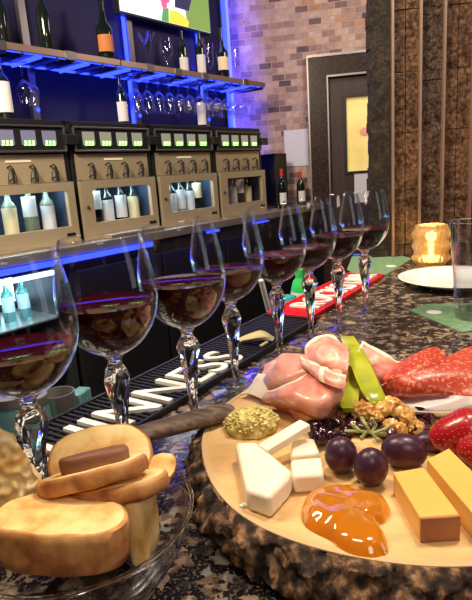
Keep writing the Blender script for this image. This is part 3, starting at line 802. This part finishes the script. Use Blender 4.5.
slice_('bread_slice', 'narrow pale bread slice standing upright against the bowl rim', hz(143,522,.044), (R_(86), R_(3), R_(80)), .030, .044, .011, ('crumb','crumb'), seed=7, pw=9)
slice_('bread_slice', 'bread slice buried lowest in the bowl under the stack', hz(85,510,.034)+Vector((0,.006,0)), (R_(4), R_(3), R_(20)), .074, .050, .014, seed=8)
b = B(); cr = [[(-.024,-.002,0),(-.008,.001,0),(.008,0,0),(.020,.002,0)],[(-.024,.001,.02),(-.008,-.001,.02),(.008,.002,.02),(.018,0,.02)],[(-.022,0,.04),(-.008,.001,.042),(.004,-.001,.040),(.011,.001,.036)],[(-.020,0,.056),(-.010,0,.060),(-.002,0,.056),(.004,0,.050)]]
b.sheet(cr, 30, 40, .0050, 0, .0045, 170)
solo(b, 'cracker', 'cracker', 'bubbly golden cracker standing at the left edge of the bread bowl', 'cracker', hz(14,512,.052), rot=(R_(-14), 0, R_(8)), angle=70)

# ------------------------------------------------------------------ far right of the counter
WG = hz(475, 318, 0)
o = thing('water_glass', 'tall clear tumbler of water standing on the green card at the right edge', 'glass', WG)
b = B(); b.lathe([(0,.0005),(.031,.0005),(.0325,.004),(.036,.06),(.0435,.162),(.0440,.163),(.0435,.164),(.0424,.1635),(.035,.06),(.0312,.020),(.030,.017),(0,.016)], 56); b.build('tumbler', 'tumbler', o)
b = B(); b.lathe([(.0433+.0009*cos(2*pi*k/8), .1635+.0009*sin(2*pi*k/8)) for k in range(9)], 72); b.build('rim', 'crystal', o)
b = B(); b.lathe([(0,.0165),(.0298,.0175),(.0345,.060),(.0405,.134),(.0410,.135),(.040,.1346),(0,.1345)], 56); b.build('water', 'water', o)
b = B(); b.lathe([(0,.001),(.030,.001),(.0310,.006),(.0305,.015),(0,.0155)], 56); b.build('thick_base', 'crystal', o)
def card(label, pts, dot):
    P = [hz(x, y, .0) for x, y in pts]; c = sum(P, Vector())/len(P); A = sum(P[i].x*P[(i+1)%len(P)].y-P[(i+1)%len(P)].x*P[i].y for i in range(len(P)))
    if A < 0: P.reverse()
    o = thing('bar_card', label, 'card', (c.x, c.y, 0), 0, 'green cards on the counter')
    b = B(); b.prism([p-c for p in P], [p-c+Vector((0,0,.0018)) for p in P]); b.build('card_sheet', 'felt', o, smooth=False)
    q = hz(*dot, .002)-c; b = B(); b.lathe([(0,.0017),(.013,.0017),(.013,.0022),(0,.0022)], 32, c=(q.x, q.y, 0)); ob = b.build('white_oval', 'labelw', o)
card('green card with a white oval, partly under the water glass', [(409,311),(425,305),(520,303),(520,326),(462,333)], (434,312))
card('green card with a white oval, lying beyond the farthest wine glass', [(347,270),(352,257),(396,255),(412,259),(385,276),(360,277)], (391,266))
b = B(); b.lathe([(0,.003),(.065,.002),(.070,.0),(.074,.002),(.095,.011),(.120,.0185),(.1215,.0200),(.1195,.0205),(.094,.0140),(.074,.0075),(0,.0065)], 72)
solo(b, 'white_plate', 'porcelain', 'round white side plate between the water glass and the candle', 'plate', (.477,1.135,0))
CP = Vector((.515, 1.39, 0))
o = thing('candle_holder', 'glowing amber bubble glass candle holder by the stone wall', 'candle holder', CP)
b = B()
P_ = smoothprof([(.0,.001),(.032,.001),(.039,.006),(.046,.018),(.041,.034),(.046,.050),(.041,.066),(.046,.082),(.040,.096),(.038,.104)], 4)
b.lathe(P_+[(.035,.105)]+[(max(r-.006, .0), z+.001) for r, z in reversed(P_) if z > .011]+[(0,.011)], 120, fn=lambda a, z: 1+.05*cos(13*a+(pi if int((z+.002)/.031)%2 else 0))*min(1, z/.012))
b.build('bubble_glass', 'amber', o)
b = B(); b.lathe([(0,.012),(.024,.012),(.024,.022),(0,.021)], 24); b.build('tealight', 'wax', o)
b = B(); b.lathe([(0,.021),(.006,.028),(.009,.036),(.006,.050),(0,.064)], 14); b.build('flame', 'flame', o)

# ------------------------------------------------------------------ behind the counter: speed rail things
def bar_item(px, py0, py1, n):           # base & height of a thing seen from py0 (top) to py1 (bottom)
    t, zt = on_bar(px, py0, n); _, zb = on_bar(px, py1, n); return t, zt, zb
RZ = -.24
b = B(); b.box((.95, 0, -.018), (2.3, .18, .006)); b.box((.95, .09, .03), (2.3, .004, .10)); b.box((.95, -.09, -.0), (2.3, .004, .04))
solo(b, 'speed_rail', 'darkmetal', 'dark metal bottle rail hung behind the bar edge', 'rail', ct(-.64, -.1, RZ), CTR, smooth=False)
def bottle_parts(o, H, R, mg, ml=None, lab=(.25,.6), neck=.26, cap=None, champ=False, ln='label'):
    sh = H*.62 if not champ else H*.5
    P = [(0,0),(R*.92,0),(R,H*.02),(R,sh),(R*.85,sh+H*.06),(R*.45,sh+H*.13),(R*neck*1.3,sh+H*.2 if not champ else sh+H*.3),(R*neck*1.2,H*.96),(R*neck*1.45,H*.965),(R*neck*1.4,H),(0,H)]
    b = B(); b.lathe(P, 24); b.build('glass_body', mg, o)
    if ml:
        b = B(); vs = []; fs = []; na = 12; hw_ = 1.1
        for r_ in (R+.0003, R+.0014):
            for z_ in (H*lab[0], H*lab[1]):
                for k_ in range(na+1): a_ = -pi/2-.55-hw_+2*hw_*k_/na; vs.append((r_*cos(a_), r_*sin(a_), z_))
        q_ = na+1
        for k_ in range(na): fs += [(k_, k_+q_, k_+1+q_, k_+1), (2*q_+k_, 2*q_+k_+1, 3*q_+k_+1, 3*q_+k_), (q_+k_, 3*q_+k_, 3*q_+k_+1, q_+k_+1), (k_, k_+1, 2*q_+k_+1, 2*q_+k_)]
        fs += [(0, 2*q_, 3*q_, q_), (na, q_+na, 3*q_+na, 2*q_+na)]
        b.add(vs, fs); b.build(ln, ml, o)
    if cap:
        b = B(); b.lathe([(0,H+.001),(R*neck*1.5,H+.001),(R*neck*1.5,H*.82),(R*neck*1.3,H*.82)][::-1], 16); b.build('foil_cap', cap, o)
def mk_bottle(label, loc, H, R, mg='bottle', group=None, **kw):
    o = thing('wine_bottle' if not kw.get('champ') else 'champagne_bottle', label, 'bottle', loc, BKR, group); bottle_parts(o, H, R, mg, **kw); return o
def can_item(label, px, top, m, R, H, n=-.64, name='drink_can', bandm=None, cap=None):
    t, zt = on_bar(px, top, n); o = thing(name, label, 'bottle' if 'bottle' in name else 'can', ct(n, t, RZ-.014))
    H = zt-(RZ-.014)
    b = B(); b.lathe([(0,0),(R,0),(R,H*.80),(R*.8,H*.88),(R*.45,H*.93),(R*.42,H),(0,H)] if cap is not None or 'bottle' in name else [(0,0),(R*.9,0),(R,.004),(R,H-.008),(R*.85,H),(0,H-.002)], 24); b.build('body', m, o)
    if bandm: b = B(); b.lathe([(R+.0002,H*.3),(R+.001,H*.3),(R+.001,H*.78),(R+.0002,H*.78)], 24); b.build('paper_band', bandm, o)
    if cap: b = B(); b.lathe([(0,H+.002),(R*.5,H+.002),(R*.5,H*.93),(0,H*.93)][::-1], 16); b.build('cap', cap, o)
can_item('green bottle with a pale band behind the red mat', 300, 270, 'green', .026, .2, name='squeeze_bottle', bandm='labelw', cap='green')
can_item('small teal can left of the green bottle', 288, 296, 'teal', .024, .1)
can_item('bright blue capped bottle behind the far end of the red mat', 357, 255, 'blue', .025, .1, name='syrup_bottle', cap='blue')
ta, za = on_bar(261, 280, -.60); tb, zb = on_bar(273, 326, -.60)
b = B(); A_ = ct(-.60, ta, za); D_ = (ct(-.60, tb, zb)-A_); D_ = D_*((za+.24)/-D_.z); b.tube([Vector((0,0,0)), D_*.5, D_], [.006,.006,.006], 12); solo(b, 'utensil_handle', 'labelw', 'thin pale handle leaning behind the red and black mats', 'handle', A_)
# khaki peel-shaped opener lying at the edge of the mat
c = hz(262, 337, .013); b = B()
b.sheet([[hz(238,339,.012)-c, hz(250,334,.018)-c, hz(262,331,.020)-c, hz(273,337,.012)-c], [hz(240,341,.012)-c, hz(250,338,.020)-c, hz(262,336,.022)-c, hz(274,338,.012)-c], [hz(240,342,.011)-c, hz(250,341,.014)-c, hz(262,340,.015)-c, hz(273,341,.011)-c]], 14, 8, .002, 0)
solo(b, 'garnish_peel', 'bamboo', 'khaki curled leaf-shaped piece lying on the black bar mat', 'garnish', c)
b = B(); c2 = hz(264, 344, .013); b.box((0,0,0), (.02,.005,.003)); solo(b, 'garnish_peel', 'bamboo', 'tiny khaki strip in front of the curled piece on the mat', 'garnish', c2, CTR, bevel=.001)
# teal lit glassware under the bar at left
for k, (px, top, R, H, lab) in enumerate([(12,402,.028,.13,'teal lit glass jar seen under the nearest wine glass, at the left edge'),(32,404,.022,.12,'teal frosted glass beside the left jar, under the nearest wine glass')]):
    t, zt = on_bar(px, top, -.60); o = thing('glass_jar', lab, 'jar', ct(-.60, t, RZ-.014)); H = zt-RZ+.014
    b = B(); b.lathe([(0,0),(R,0),(R,H*.95),(R*.9,H),(0,H)], 24); b.build('jar_body', 'bottleteal', o)
    b = B(); b.lathe([(0,H),(R*.95,H),(R*.95,H+.012),(0,H+.012)], 24); b.build('lid', 'steel', o)
t, zt = on_bar(58, 392, -.60); b = B(); b.lathe([(0,0),(.018,0),(.022,zt-RZ+.014),(.0205,zt-RZ+.014),(.017,.004),(0,.004)], 24)
solo(b, 'steel_cup', 'steel', 'brushed steel cup standing right of the teal jars', 'cup', ct(-.60, t, RZ-.014))
t, zt = on_bar(80, 395, -.60); b = B(); b.box((0,0,(zt-RZ)/2), (.03,.02,zt-RZ+.014)); solo(b, 'glass_block', 'bottleteal', 'small tilted teal crystal block behind the mat lettering', 'block', ct(-.60, t, RZ), CTR+.3, bevel=.002)

# ------------------------------------------------------------------ back bar: counter, led strip, cooler
SX0, SX1 = -1.2, 2.5
def slab(b, d0, d1, z0, z1, x0=SX0, mi=0):
    e0, e1 = 2.47-.526*d0, 2.47-.526*d1
    P = [(x0, d0), (e0, d0), (e1, d1), (x0, d1)]
    b.prism([(x, y, z0) for x, y in P], [(x, y, z1) for x, y in P], mi)
b = B(); slab(b, -.12, .385, -.07, -.022); solo(b, 'back_counter', 'steel', 'long steel back counter under the wine dispensers', 'counter', bk(0,0,0), BKR, smooth=False, bevel=.004)
b = B(); b.box(((SX0+.42)/2, -.130, -.085), (.42-SX0, .012, .026)); b.box((.96, -.13, -.080), (.12, .010, .014)); b.box((1.5, -.13, -.080), (.2, .010, .008))
solo(b, 'led_strip', 'blueled', 'blue light strip along the front of the steel back counter', 'light strip', bk(0,0,0), BKR, smooth=False)
b = B()
slab(b, -.10, .35, -1.045, -.073, -.13)
for k in range(4): b.box((.20+.60*k, -.112, -.55), (.58, .012, .80), 1)
o = solo(b, 'back_cabinet', ['black','doorblack'], 'black cupboards under the steel counter, mostly in shadow', 'cabinet', bk(0,0,0), BKR, smooth=False, bevel=.003)
o = thing('bottle_cooler', 'glowing teal glass fronted cooler at the left under the blue strip', 'cooler', bk(-.68, 0, 0), BKR)
b = B(); w = .52
for c, d in (((-w,.12,-.56),(.03,.46,.95)), ((w-.02,.12,-.56),(.03,.46,.95)), ((0,.12,-.10),(2*w,.46,.03)), ((0,.12,-1.03),(2*w,.46,.03)), ((0,.34,-.56),(2*w,.02,.95)), ((.02,.12,-.56),(.03,.44,.93))): b.box(c, d)
b.build('case', 'darkmetal', o, smooth=False)
b = B()
for z in (-.36, -.62, -.86): b.box((0,.12,z), (2*w-.04,.40,.008))
b.build('shelf', 'steel', o, smooth=False)
b = B(); b.box((0,-.09,-.135), (2*w-.1,.02,.02)); b.box((0,.30,-.24), (2*w-.1,.012,.14)); b.build('lamp', 'whiteled', o, smooth=False)
k = 0
for sx in [-.44+.082*i for i in range(11)]:
    for z, nm in ((-.356, 'upper'), (-.616, 'middle')):
        k += 1
        q = mk_bottle('%s teal lit bottle on the %s shelf of the left cooler' % (['first','second','third','fourth','fifth','sixth','seventh','eighth','ninth','tenth','eleventh'][k//2 if z < -.5 else (k-1)//2][:9], nm), bk(-.68+sx, .06, z), .21, .03, 'bottleteal', 'bottles in the cooler', ml='labelw') if k == 1 else None
        if k == 1: proto = q
        else: dup(proto, bk(-.68+sx, .06, z), BKR, 'x')
ks = [o_ for o_ in bpy.data.objects if o_.get('group') == 'bottles in the cooler']
ordn = ['leftmost','second','third','fourth','fifth','sixth','seventh','eighth','ninth','tenth','rightmost']
for i, q in enumerate(ks):
    q['label'] = '%s bottle on the %s shelf of the glowing teal cooler' % (ordn[int(i//2)], 'upper' if q.location.z-ZC > -.5 else 'middle')

# ------------------------------------------------------------------ wine dispensers
pitch = .5745
MW = pitch-.012; H0, H1 = -.02, .585
def dispenser(i, label, lit):
    s0 = .055-pitch+pitch*i
    o = thing('wine_dispenser', label, 'wine dispenser', bk(s0, 0, H0), BKR, 'wine dispensers')
    H = H1-H0; W = MW; wx0, wx1, wz0, wz1 = .079, W-.066, .085, .262
    b = B()
    for c, d in (((W/2,.21,H-.012),(W,.38,.024)), ((.012,.21,H/2),(.024,.38,H)), ((W-.012,.21,H/2),(.024,.38,H)), ((W/2,.21,.012),(W,.38,.024)), ((W/2,.375,H/2),(W,.02,H)), ((W/2,.20,.455),(W-.04,.34,.26))): b.box(c, d)
    b.build('case', 'black', o, smooth=False, bevel=.003)
    b = B(); z0, z1 = .455, .572
    b.box((W/2,.018,(z0+z1)/2),(W-.05,.03,z1-z0)); b.build('control_panel', 'black', o, smooth=False)
    b = B(); t = .010
    for c, d in (((W/2,-.002,z1),(W-.04,.012,t)), ((W/2,-.002,z0),(W-.04,.012,t)), ((.022,-.002,(z0+z1)/2),(t,.012,z1-z0)), ((W-.022,-.002,(z0+z1)/2),(t,.012,z1-z0))): b.box(c, d)
    b.build('panel_frame', 'silver', o, smooth=False, bevel=.002)
    for k in range(4):
        x = .115+.113*k
        b = B(); b.box((x,.001,.518),(.074,.006,.066)); dsp = b.build('display', 'display_p' if i == 0 else 'display', o, smooth=False)
        b = B()
        for j in range(3): b.box((x-.02+.02*j,-.003,.497),(.009,.004,.014)); b.box((x-.022+.02*j,-.003,.484),(.013,.004,.004))
        b.build('digits', 'greenled', dsp, smooth=False)
    b = B(); b.box((W/2,.030,.375),(W-.055,.02,.135)); b.build('spout_panel', 'bronze', o, smooth=False)
    b = B(); b.box((W/2,.018,.412),(.13,.004,.009)); 
    if lit != 3: b.build('lit_badge', 'logo', o, smooth=False)
    for k in range(4):
        x = .105+.115*k; b = B()
        b.tube([(x,.02,.325),(x,-.02,.335),(x,-.03,.375),(x,-.01,.392),(x,.02,.385)], .0045, 8)
        b.tube([(x-.02,-.008,.31),(x-.019,-.014,.345),(x-.010,-.018,.372),(x,-.02,.38),(x+.010,-.018,.372),(x+.019,-.014,.345),(x+.02,-.008,.31)], .0022, 6)
        b.box((x,-.022,.345),(.009,.012,.07)); b.build('spout', 'darkmetal' if k % 2 else 'darkmetal', o)
    # door with window
    b = B(); D1 = .305
    for x0, x1, z0, z1 in ((.006,wx0,.0,D1),(wx1,W-.022,.0,D1),(wx0,wx1,.0,wz0),(wx0,wx1,wz1,D1)): b.box(((x0+x1)/2,-.012,(z0+z1)/2),(x1-x0,.024,z1-z0))
    dd = b.build('door', 'bronze', o, smooth=False)
    b = B(); b.box(((wx0+wx1)/2,-.006,(wz0+wz1)/2),(wx1-wx0,.004,wz1-wz0)); b.build('door_pane', 'glass', dd, smooth=False)
    b = B(); b.ball((.035,-.028,.17),(.010,.008,.010),12); b.build('lock', 'darkmetal', dd)
    b = B(); b.box((wx1-.01,-.026,.045),(.05,.004,.015)); b.build('maker_plate', 'black', dd, smooth=False)
    b = B()
    for c, d in (((W/2,.30,.17),(W-.06,.01,.28)), ((W/2,.15,.03),(W-.06,.3,.008)), ((.034,.15,.17),(.008,.3,.28)), ((W-.034,.15,.17),(.008,.3,.28))): b.box(c, d)
    b.build('chamber', 'interior', o, smooth=False)
    b = B(); b.box((W/2,.06,.312),(W-.10,.05,.006)); b.build('chamber_lamp', 'whiteled' if lit < 3 else 'black', o, smooth=False)
    # connector block
    b = B(); b.box((W+.006,-.008,.51),(.075,.03,.05)); b.build('hinge_block', 'black', o, smooth=False, bevel=.004)
    nm = ['leftmost','second','third','rightmost'][i]
    bl = [('bottleclear','labely'),('bottleclear','labelw'),('bottleclear','labelw'),None] if i == 0 else [('bottle','labelw'),('bottle','labelw'),('bottle','labelw'),('bottle','labely')]
    for k in range(4):
        if i == 0 and k == 3: continue
        x = [(.236,.346,.447),(.173,.256,.355,.45),(.20,.285,.37,.45),(.164,.27,.36,.45)][i][k]
        q = thing('wine_bottle', '%s wine bottle seen in the window of the %s dispenser' % (['first','second','third','last'][k], nm), 'bottle', bk(s0+x, .09, H0+.034), BKR, 'bottles inside the dispensers')
        mg, ml = bl[k]; hh = [.27,.275,.268,.272][(k+i) % 4]
        bottle_parts(q, hh, .036, mg, ml, lab=[(.15,.62),(.42,.78),(.12,.6),(.2,.66)][(k+i) % 4], ln='paper_label')
disp_labels = ['leftmost wine dispenser, cut by the left edge, clear bottles in its lit window','second wine dispenser from the left, blue-white lit window with four labels','third wine dispenser from the left, smaller lit window behind the glasses','rightmost wine dispenser, its window dark, next to the brick wall']
for i in range(4): dispenser(i, disp_labels[i], i)
# filler dispenser row end: black tall machines right of it
b = B(); b.box((.09,.12,.21),(.17,.22,.43)); solo(b, 'black_box_machine', 'black', 'tall matte black box machine between the dispensers and the notice', 'machine', bk(2.02,.05,-.018), BKR, smooth=False, bevel=.006)
# back counter clutter
def small(px, py, d, z, name, m, label, cat, prof):
    s_, _ = on_back(px, py, d); b = B(); b.lathe(prof, 28); return solo(b, name, m, label, cat, bk(s_, d, z), BKR)
b = B(); 
small(70, 236, -.06, -.02, 'ashtray', 'glass_far', 'small glass dish on the steel counter below the first dispenser door', 'dish', [(0,0),(.05,0),(.06,.02),(.055,.02),(.045,.004),(0,.004)])
small(185, 226, -.06, -.02, 'glass_dish', 'glass_far', 'low glass dish on the steel counter below the third dispenser', 'dish', [(0,0),(.05,0),(.06,.025),(.055,.025),(.045,.004),(0,.004)])
q = mk_bottle('red capped bottle with white label just left of the black box machine', bk(1.93,-.05,-.018), .30, .032, ml='labelw', cap='red', lab=(.1,.4))
q = mk_bottle('dark bottle with white label standing right of the black box machine', bk(2.30,.0,-.018), .27, .034, ml='labelw', cap='red', lab=(.1,.42))
b = B(); b.box((0,0,.012),(.40,.07,.022)); solo(b, 'drip_tray', 'steel', 'flat steel drip tray on the back counter below the second dispenser', 'tray', bk(.35,-.078,-.022), BKR, smooth=False, bevel=.004)

# ------------------------------------------------------------------ wall shelf, posts, rack
o = thing('wall_shelf', 'bronze edged wall shelf lit blue from below, carrying bottles and holding stemware', 'shelf', bk(0,0,0), BKR)
b = B(); b.box((.53,.25,.915),(2.90,.30,.012)); b.build('deck', 'darkmetal', o, smooth=False)
for x0, x1 in ((-.93,.525),(.535,1.98)):
    b = B(); b.box(((x0+x1)/2,.095,.918),(x1-x0,.014,.034)); b.build('front_rail', 'rail', o, smooth=False, bevel=.002)
for s_ in (-.20,.187,.75,.899+.1,1.263,1.72):
    b = B(); b.box((s_,.088,.915),(.06,.012,.045)); b.build('clamp', 'silver', o, smooth=False, bevel=.002)
for k in range(30):
    b = B(); s_ = -.85+.0975*k
    b.box((s_,.24,.893),(.012,.26,.010)); b.box((s_,.24,.902),(.004,.26,.012)); b.build('stemware_rack', 'silver' if k % 3 else 'blueled', o, smooth=False)  # every third fin glows blue in place of light falling on the rack
b = B(); b.box((.53,.36,.900),(2.85,.012,.010)); b.box((.53,.125,.905),(2.85,.008,.006)); b.build('blue_strip', 'blueled', o, smooth=False)
for s_, lab in ((.10,'left'),(.855,'middle'),(1.56,'right')):
    o = thing('wall_post', '%s upright steel post on the navy wall, edged with blue light' % lab, 'post', bk(s_, .375, .59), BKR, 'steel posts')
    b = B(); b.box((.028,0,.7),(.042,.03,1.4)); b.build('upright', 'silver', o, smooth=False)
    b = B(); b.box((-.008,-.0,.7),(.022,.012,1.4)); (b.build('light_edge', 'blueled', o, smooth=False) if s_ > .5 else None)
    b = B(); b.ball((.035,-.02,.09),(.012,.008,.012),12); b.build('blue_knob', 'blueled', o)

SZ = .922
def sh(px): return on_back(px, 60, .22)[0]
mk_bottle('dark bottle at the left end of the shelf, cut by the left edge', bk(-.10,.22,SZ), .33, .038, ml=None)
mk_bottle('tall dark unlabelled bottle on the shelf right of the left post', bk(.15,.22,SZ), .34, .036)
q = mk_bottle('champagne bottle with orange label on a dark round stand on the shelf', bk(.545,.22,SZ+.035), .32, .047, ml='labelo', lab=(.12,.40), champ=True)
b = B(); b.lathe([(0,0),(.062,0),(.064,.034),(0,.034)], 28); solo(b, 'bottle_stand', 'darkmetal', 'dark round stand under the orange labelled champagne bottle', 'stand', bk(.545,.22,SZ))
mk_bottle('dark wine bottle with white label on the shelf left of the right post', bk(1.205,.22,SZ), .29, .033, ml='labelw', lab=(.08,.42))
mk_bottle('wine bottle with cream label standing on the shelf left of the flute', bk(1.385,.22,SZ), .32, .034, ml='labelw', lab=(.08,.5))
mk_bottle('champagne bottle with pale oval label on the shelf, farthest right bottle', bk(1.63,.22,SZ+.03), .34, .045, ml='labely', lab=(.16,.42), champ=True)
b = B(); b.lathe([(0,0),(.062,0),(.064,.029),(0,.029)], 28); solo(b, 'bottle_stand', 'darkmetal', 'dark round stand under the farthest right champagne bottle', 'stand', bk(1.63,.22,SZ))
def stemglass(name, label, loc, prof):
    b = B(); b.lathe(prof, 28); return solo(b, name, 'glass_far', label, 'glass', loc, BKR)
stemglass('cocktail_glass', 'conical martini glass on the shelf right of the middle post', bk(.885,.22,SZ), [(0,0),(.035,0),(.034,.003),(.005,.008),(.004,.10),(.008,.11),(.052,.23),(.050,.23),(.006,.114),(0,.113)])
stemglass('balloon_glass', 'round bowled wine glass on the shelf right of the martini glass', bk(1.05,.22,SZ), [(0,0),(.035,0),(.034,.003),(.005,.008),(.004,.09),(.02,.10),(.042,.135),(.044,.16),(.034,.225),(.032,.225),(.042,.16),(.04,.137),(.018,.103),(0,.098)])
for s_, lab in ((1.49,'flute glass on the shelf between two labelled bottles'),(1.80,'tall flute glass near the right end of the shelf')):
    stemglass('flute_glass', lab, bk(s_,.22,SZ), [(0,0),(.03,0),(.029,.003),(.005,.008),(.004,.07),(.018,.10),(.026,.16),(.028,.25),(.026,.25),(.024,.16),(.016,.104),(0,.078)])
TZ = H1+.002
mk_bottle('bottle with wide white label on top of the leftmost dispenser', bk(-.155,.20,TZ), .30, .042, ml='labelw', lab=(.15,.62))
mk_bottle('slim bottle with white label on the second dispenser beside the middle post', bk(.60,.20,TZ), .29, .033, ml='labelw', lab=(.1,.48))
mk_bottle('dark bottle with white label on the dispensers among the hanging glasses', bk(1.32,.20,TZ), .29, .034, ml='labelw', lab=(.1,.6))
# hanging glasses
HG = [(0,0),(.034,0),(.033,-.003),(.0045,-.008),(.004,-.085),(.016,-.092),(.032,-.112),(.038,-.135),(.036,-.165),(.029,-.20),(.0275,-.20),(.0345,-.165),(.0365,-.135),(.0305,-.114),(.014,-.096),(0,-.093)]
hg = None; spots = [(-.02+.0,.22)]+[(.05,.26)]
for k in range(13):
    s_ = .69+.0975*k
    for r_, dd in enumerate((.17,.28)):
        if abs(s_-1.32) < .04 and r_ == 0: continue
        spots.append((s_+.02*r_, dd))
for i, (s_, dd) in enumerate(spots):
    lab = 'clear wine glass hanging upside down from the blue lit rack under the shelf'
    z = .888 if s_ < 1.3 else .886
    if hg is None:
        b = B(); b.lathe(HG, 24); hg = solo(b, 'hanging_wine_glass', 'glass_far', lab, 'wine glass', bk(s_, dd, .888), BKR, 'stemware hanging under the shelf')
    else:
        c = hg.copy(); C.objects.link(c); p = bk(s_, dd, .888); c.location = (p.x, p.y, p.z+ZC)
b = B(); b.box((0,0,.55), (.075,.012,1.10)); b.box((0,.012,.55), (.10,.012,1.12), 1)
solo(b, 'light_strip', ['blueled','darkmetal'], 'wide upright blue light strip at the right end of the navy wall', 'light strip', bk(1.90,.372,.60), BKR, smooth=False)
# television
s0, z0 = 1.245-.62, 1.272
o = thing('television', 'flat television above the shelf showing a bright picture of flowers and fruit', 'television', bk(.755, .30, 1.262), BKR)
TW, TH = .875, .50
b = B(); b.box((TW/2, .03, TH/2), (TW, .05, TH)); b.build('housing', 'black', o, smooth=False, bevel=.004)
b = B()
def quad(pts, mi, y): b.add([(x, y, z) for x, z in pts], [tuple(range(len(pts)))], mi)
b.box((TW/2, .0035, TH/2+.005), (TW-.02, .003, TH-.02), 0)
def blob(cx, cz, rx, rz, mi, y=.0012, n=20): quad([(cx+rx*cos(2*pi*k/n), cz+rz*sin(2*pi*k/n)) for k in range(n)], mi, y)
quad([(.62,.015),(.865,.015),(.865,.49),(.66,.49),(.70,.24),(.60,.15)], 1, .0015)
quad([(.50,.12),(.64,.12),(.68,.2),(.70,.49),(.50,.49),(.52,.25)], 3, .0013)
quad([(.43,.015),(.62,.015),(.635,.05),(.60,.075),(.52,.10),(.45,.095)], 2, .0010)
quad([(.36,.015),(.43,.015),(.44,.10),(.39,.11)], 5, .0011)
for cx, cz in ((.39,.15),(.43,.16),(.41,.19),(.40,.12)): blob(cx, cz, .028, .028, 4, .0009)
b.build('screen', ['tv_white','tv_green','tv_yellow','tv_dark','tv_pink','tv_leaf'], o, smooth=False)

# ------------------------------------------------------------------ lights
def area(loc, target, size, power, col=(1,.86,.7), sy=None):
    l = bpy.data.lights.new('lamp', 'AREA'); l.energy = power; l.color = col; l.size = size
    if sy: l.shape = 'RECTANGLE'; l.size_y = sy
    o = bpy.data.objects.new('lamp', l); C.objects.link(o); loc = Vector(loc); o.location = loc+Vector((0,0,ZC))
    o.rotation_euler = (Vector(target)-loc).to_track_quat('-Z', 'Y').to_euler(); return o
def point(loc, power, col, r=.02):
    l = bpy.data.lights.new('bulb', 'POINT'); l.energy = power; l.color = col; l.shadow_soft_size = r
    o = bpy.data.objects.new('bulb', l); C.objects.link(o); o.location = (loc[0], loc[1], loc[2]+ZC); return o
WARM = (1,.84,.66)
area((.38,.62,1.45), (.15,.42,0), .16, 14, WARM)
area((-.25,.25,1.5), (.05,.35,0), .20, 5.5, WARM)
area((.65,.75,1.5), (.4,.8,0), .2, 5, WARM)
area((.9,.3,1.6), (.75,1.5,.6), .4, 2.2, (1,.85,.72))
area((-.9,.9,1.7), (-.2,3.5,.4), .6, 120, (1,.82,.58))       # room light onto the dispensers
area((1.4,3.3,1.75), (.9,4.75,.6), .5, 21, (1,.84,.74))
area((-.1,3.9,1.6), (.45,4.8,.5), .4, 2.5, (.45,.3,1))      # onto the brick wall
area(bk(1.93,.36,.95), bk(2.05,.9,.95), .10, 42, (.06,.05,1), 1.5)   # blue wash on the brick
area(bk(.55,.2,.885), bk(.55,.22,0), 2.6, 3.2, (.08,.1,1), .1)  # blue rack light
area(bk(.2,-.16,-.10), bk(.2,-.5,-.6), 2.2, 5, (.05,.08,1), .04)
for s_ in (.83,1.52): area(bk(s_,.33,1.05), bk(s_,.4,1.3), .06, 1.1, (.06,.07,1), .6)
point((CP.x, CP.y, .075), 2.2, (1,.55,.2), .012)
for i in range(3): area(bk(.055-pitch+pitch*i+MW/2, .05, H0+.300), bk(.055-pitch+pitch*i+MW/2, .10, 0), .40, 1.7, (.6,.85,1), .05)
area(bk(-.68,-.07,-.15), bk(-.68,.2,-.5), .8, 3, (.4,.95,1), .05)
area((.15,-.55,.95), (.05,.5,.02), .35, 4.2, (1,.84,.66))
area((2.1,.1,.85), (.1,.8,.1), .55, 4.5, (.86,.82,1), 1.3)
area(bk(.9,.15,1.75), (.1,.9,0), 2.4, 3, (.12,.10,1), .12)  # cove lamp added out of view for blue sheen on counter and glasses

w = bpy.data.worlds.new('World'); bpy.context.scene.world = w; w.use_nodes = True
w.node_tree.nodes['Background'].inputs[0].default_value = (.055,.045,.06, 1); w.node_tree.nodes['Background'].inputs[1].default_value = .22

# ------------------------------------------------------------------ camera
cam = bpy.data.cameras.new('camera'); co = bpy.data.objects.new('camera', cam); C.objects.link(co)
cam.sensor_fit = 'VERTICAL'; cam.sensor_height = 36; cam.lens = 36*F/600; cam.clip_start = .01
fwd = Vector((0, cos(PT), -sin(PT))); upc = Vector((0, sin(PT), cos(PT))); rt = Vector((1, 0, 0))
X = rt*cos(RL)-upc*sin(RL); Y = rt*sin(RL)+upc*cos(RL)
co.matrix_world = Matrix.Translation((0, 0, HC+ZC))@Matrix((X, Y, -fwd)).transposed().to_4x4()
bpy.context.scene.camera = co
cy = bpy.context.scene.cycles
cy.transparent_max_bounces = 64; cy.max_bounces = 16; cy.transmission_bounces = 14; cy.glossy_bounces = 6; cy.sample_clamp_indirect = 4
cam.dof.use_dof = False
vs_ = bpy.context.scene.view_settings; vs_.view_transform = 'Standard'; vs_.look = 'None'; vs_.gamma = 1; vs_.use_curve_mapping = False
vs_.exposure = 0.0
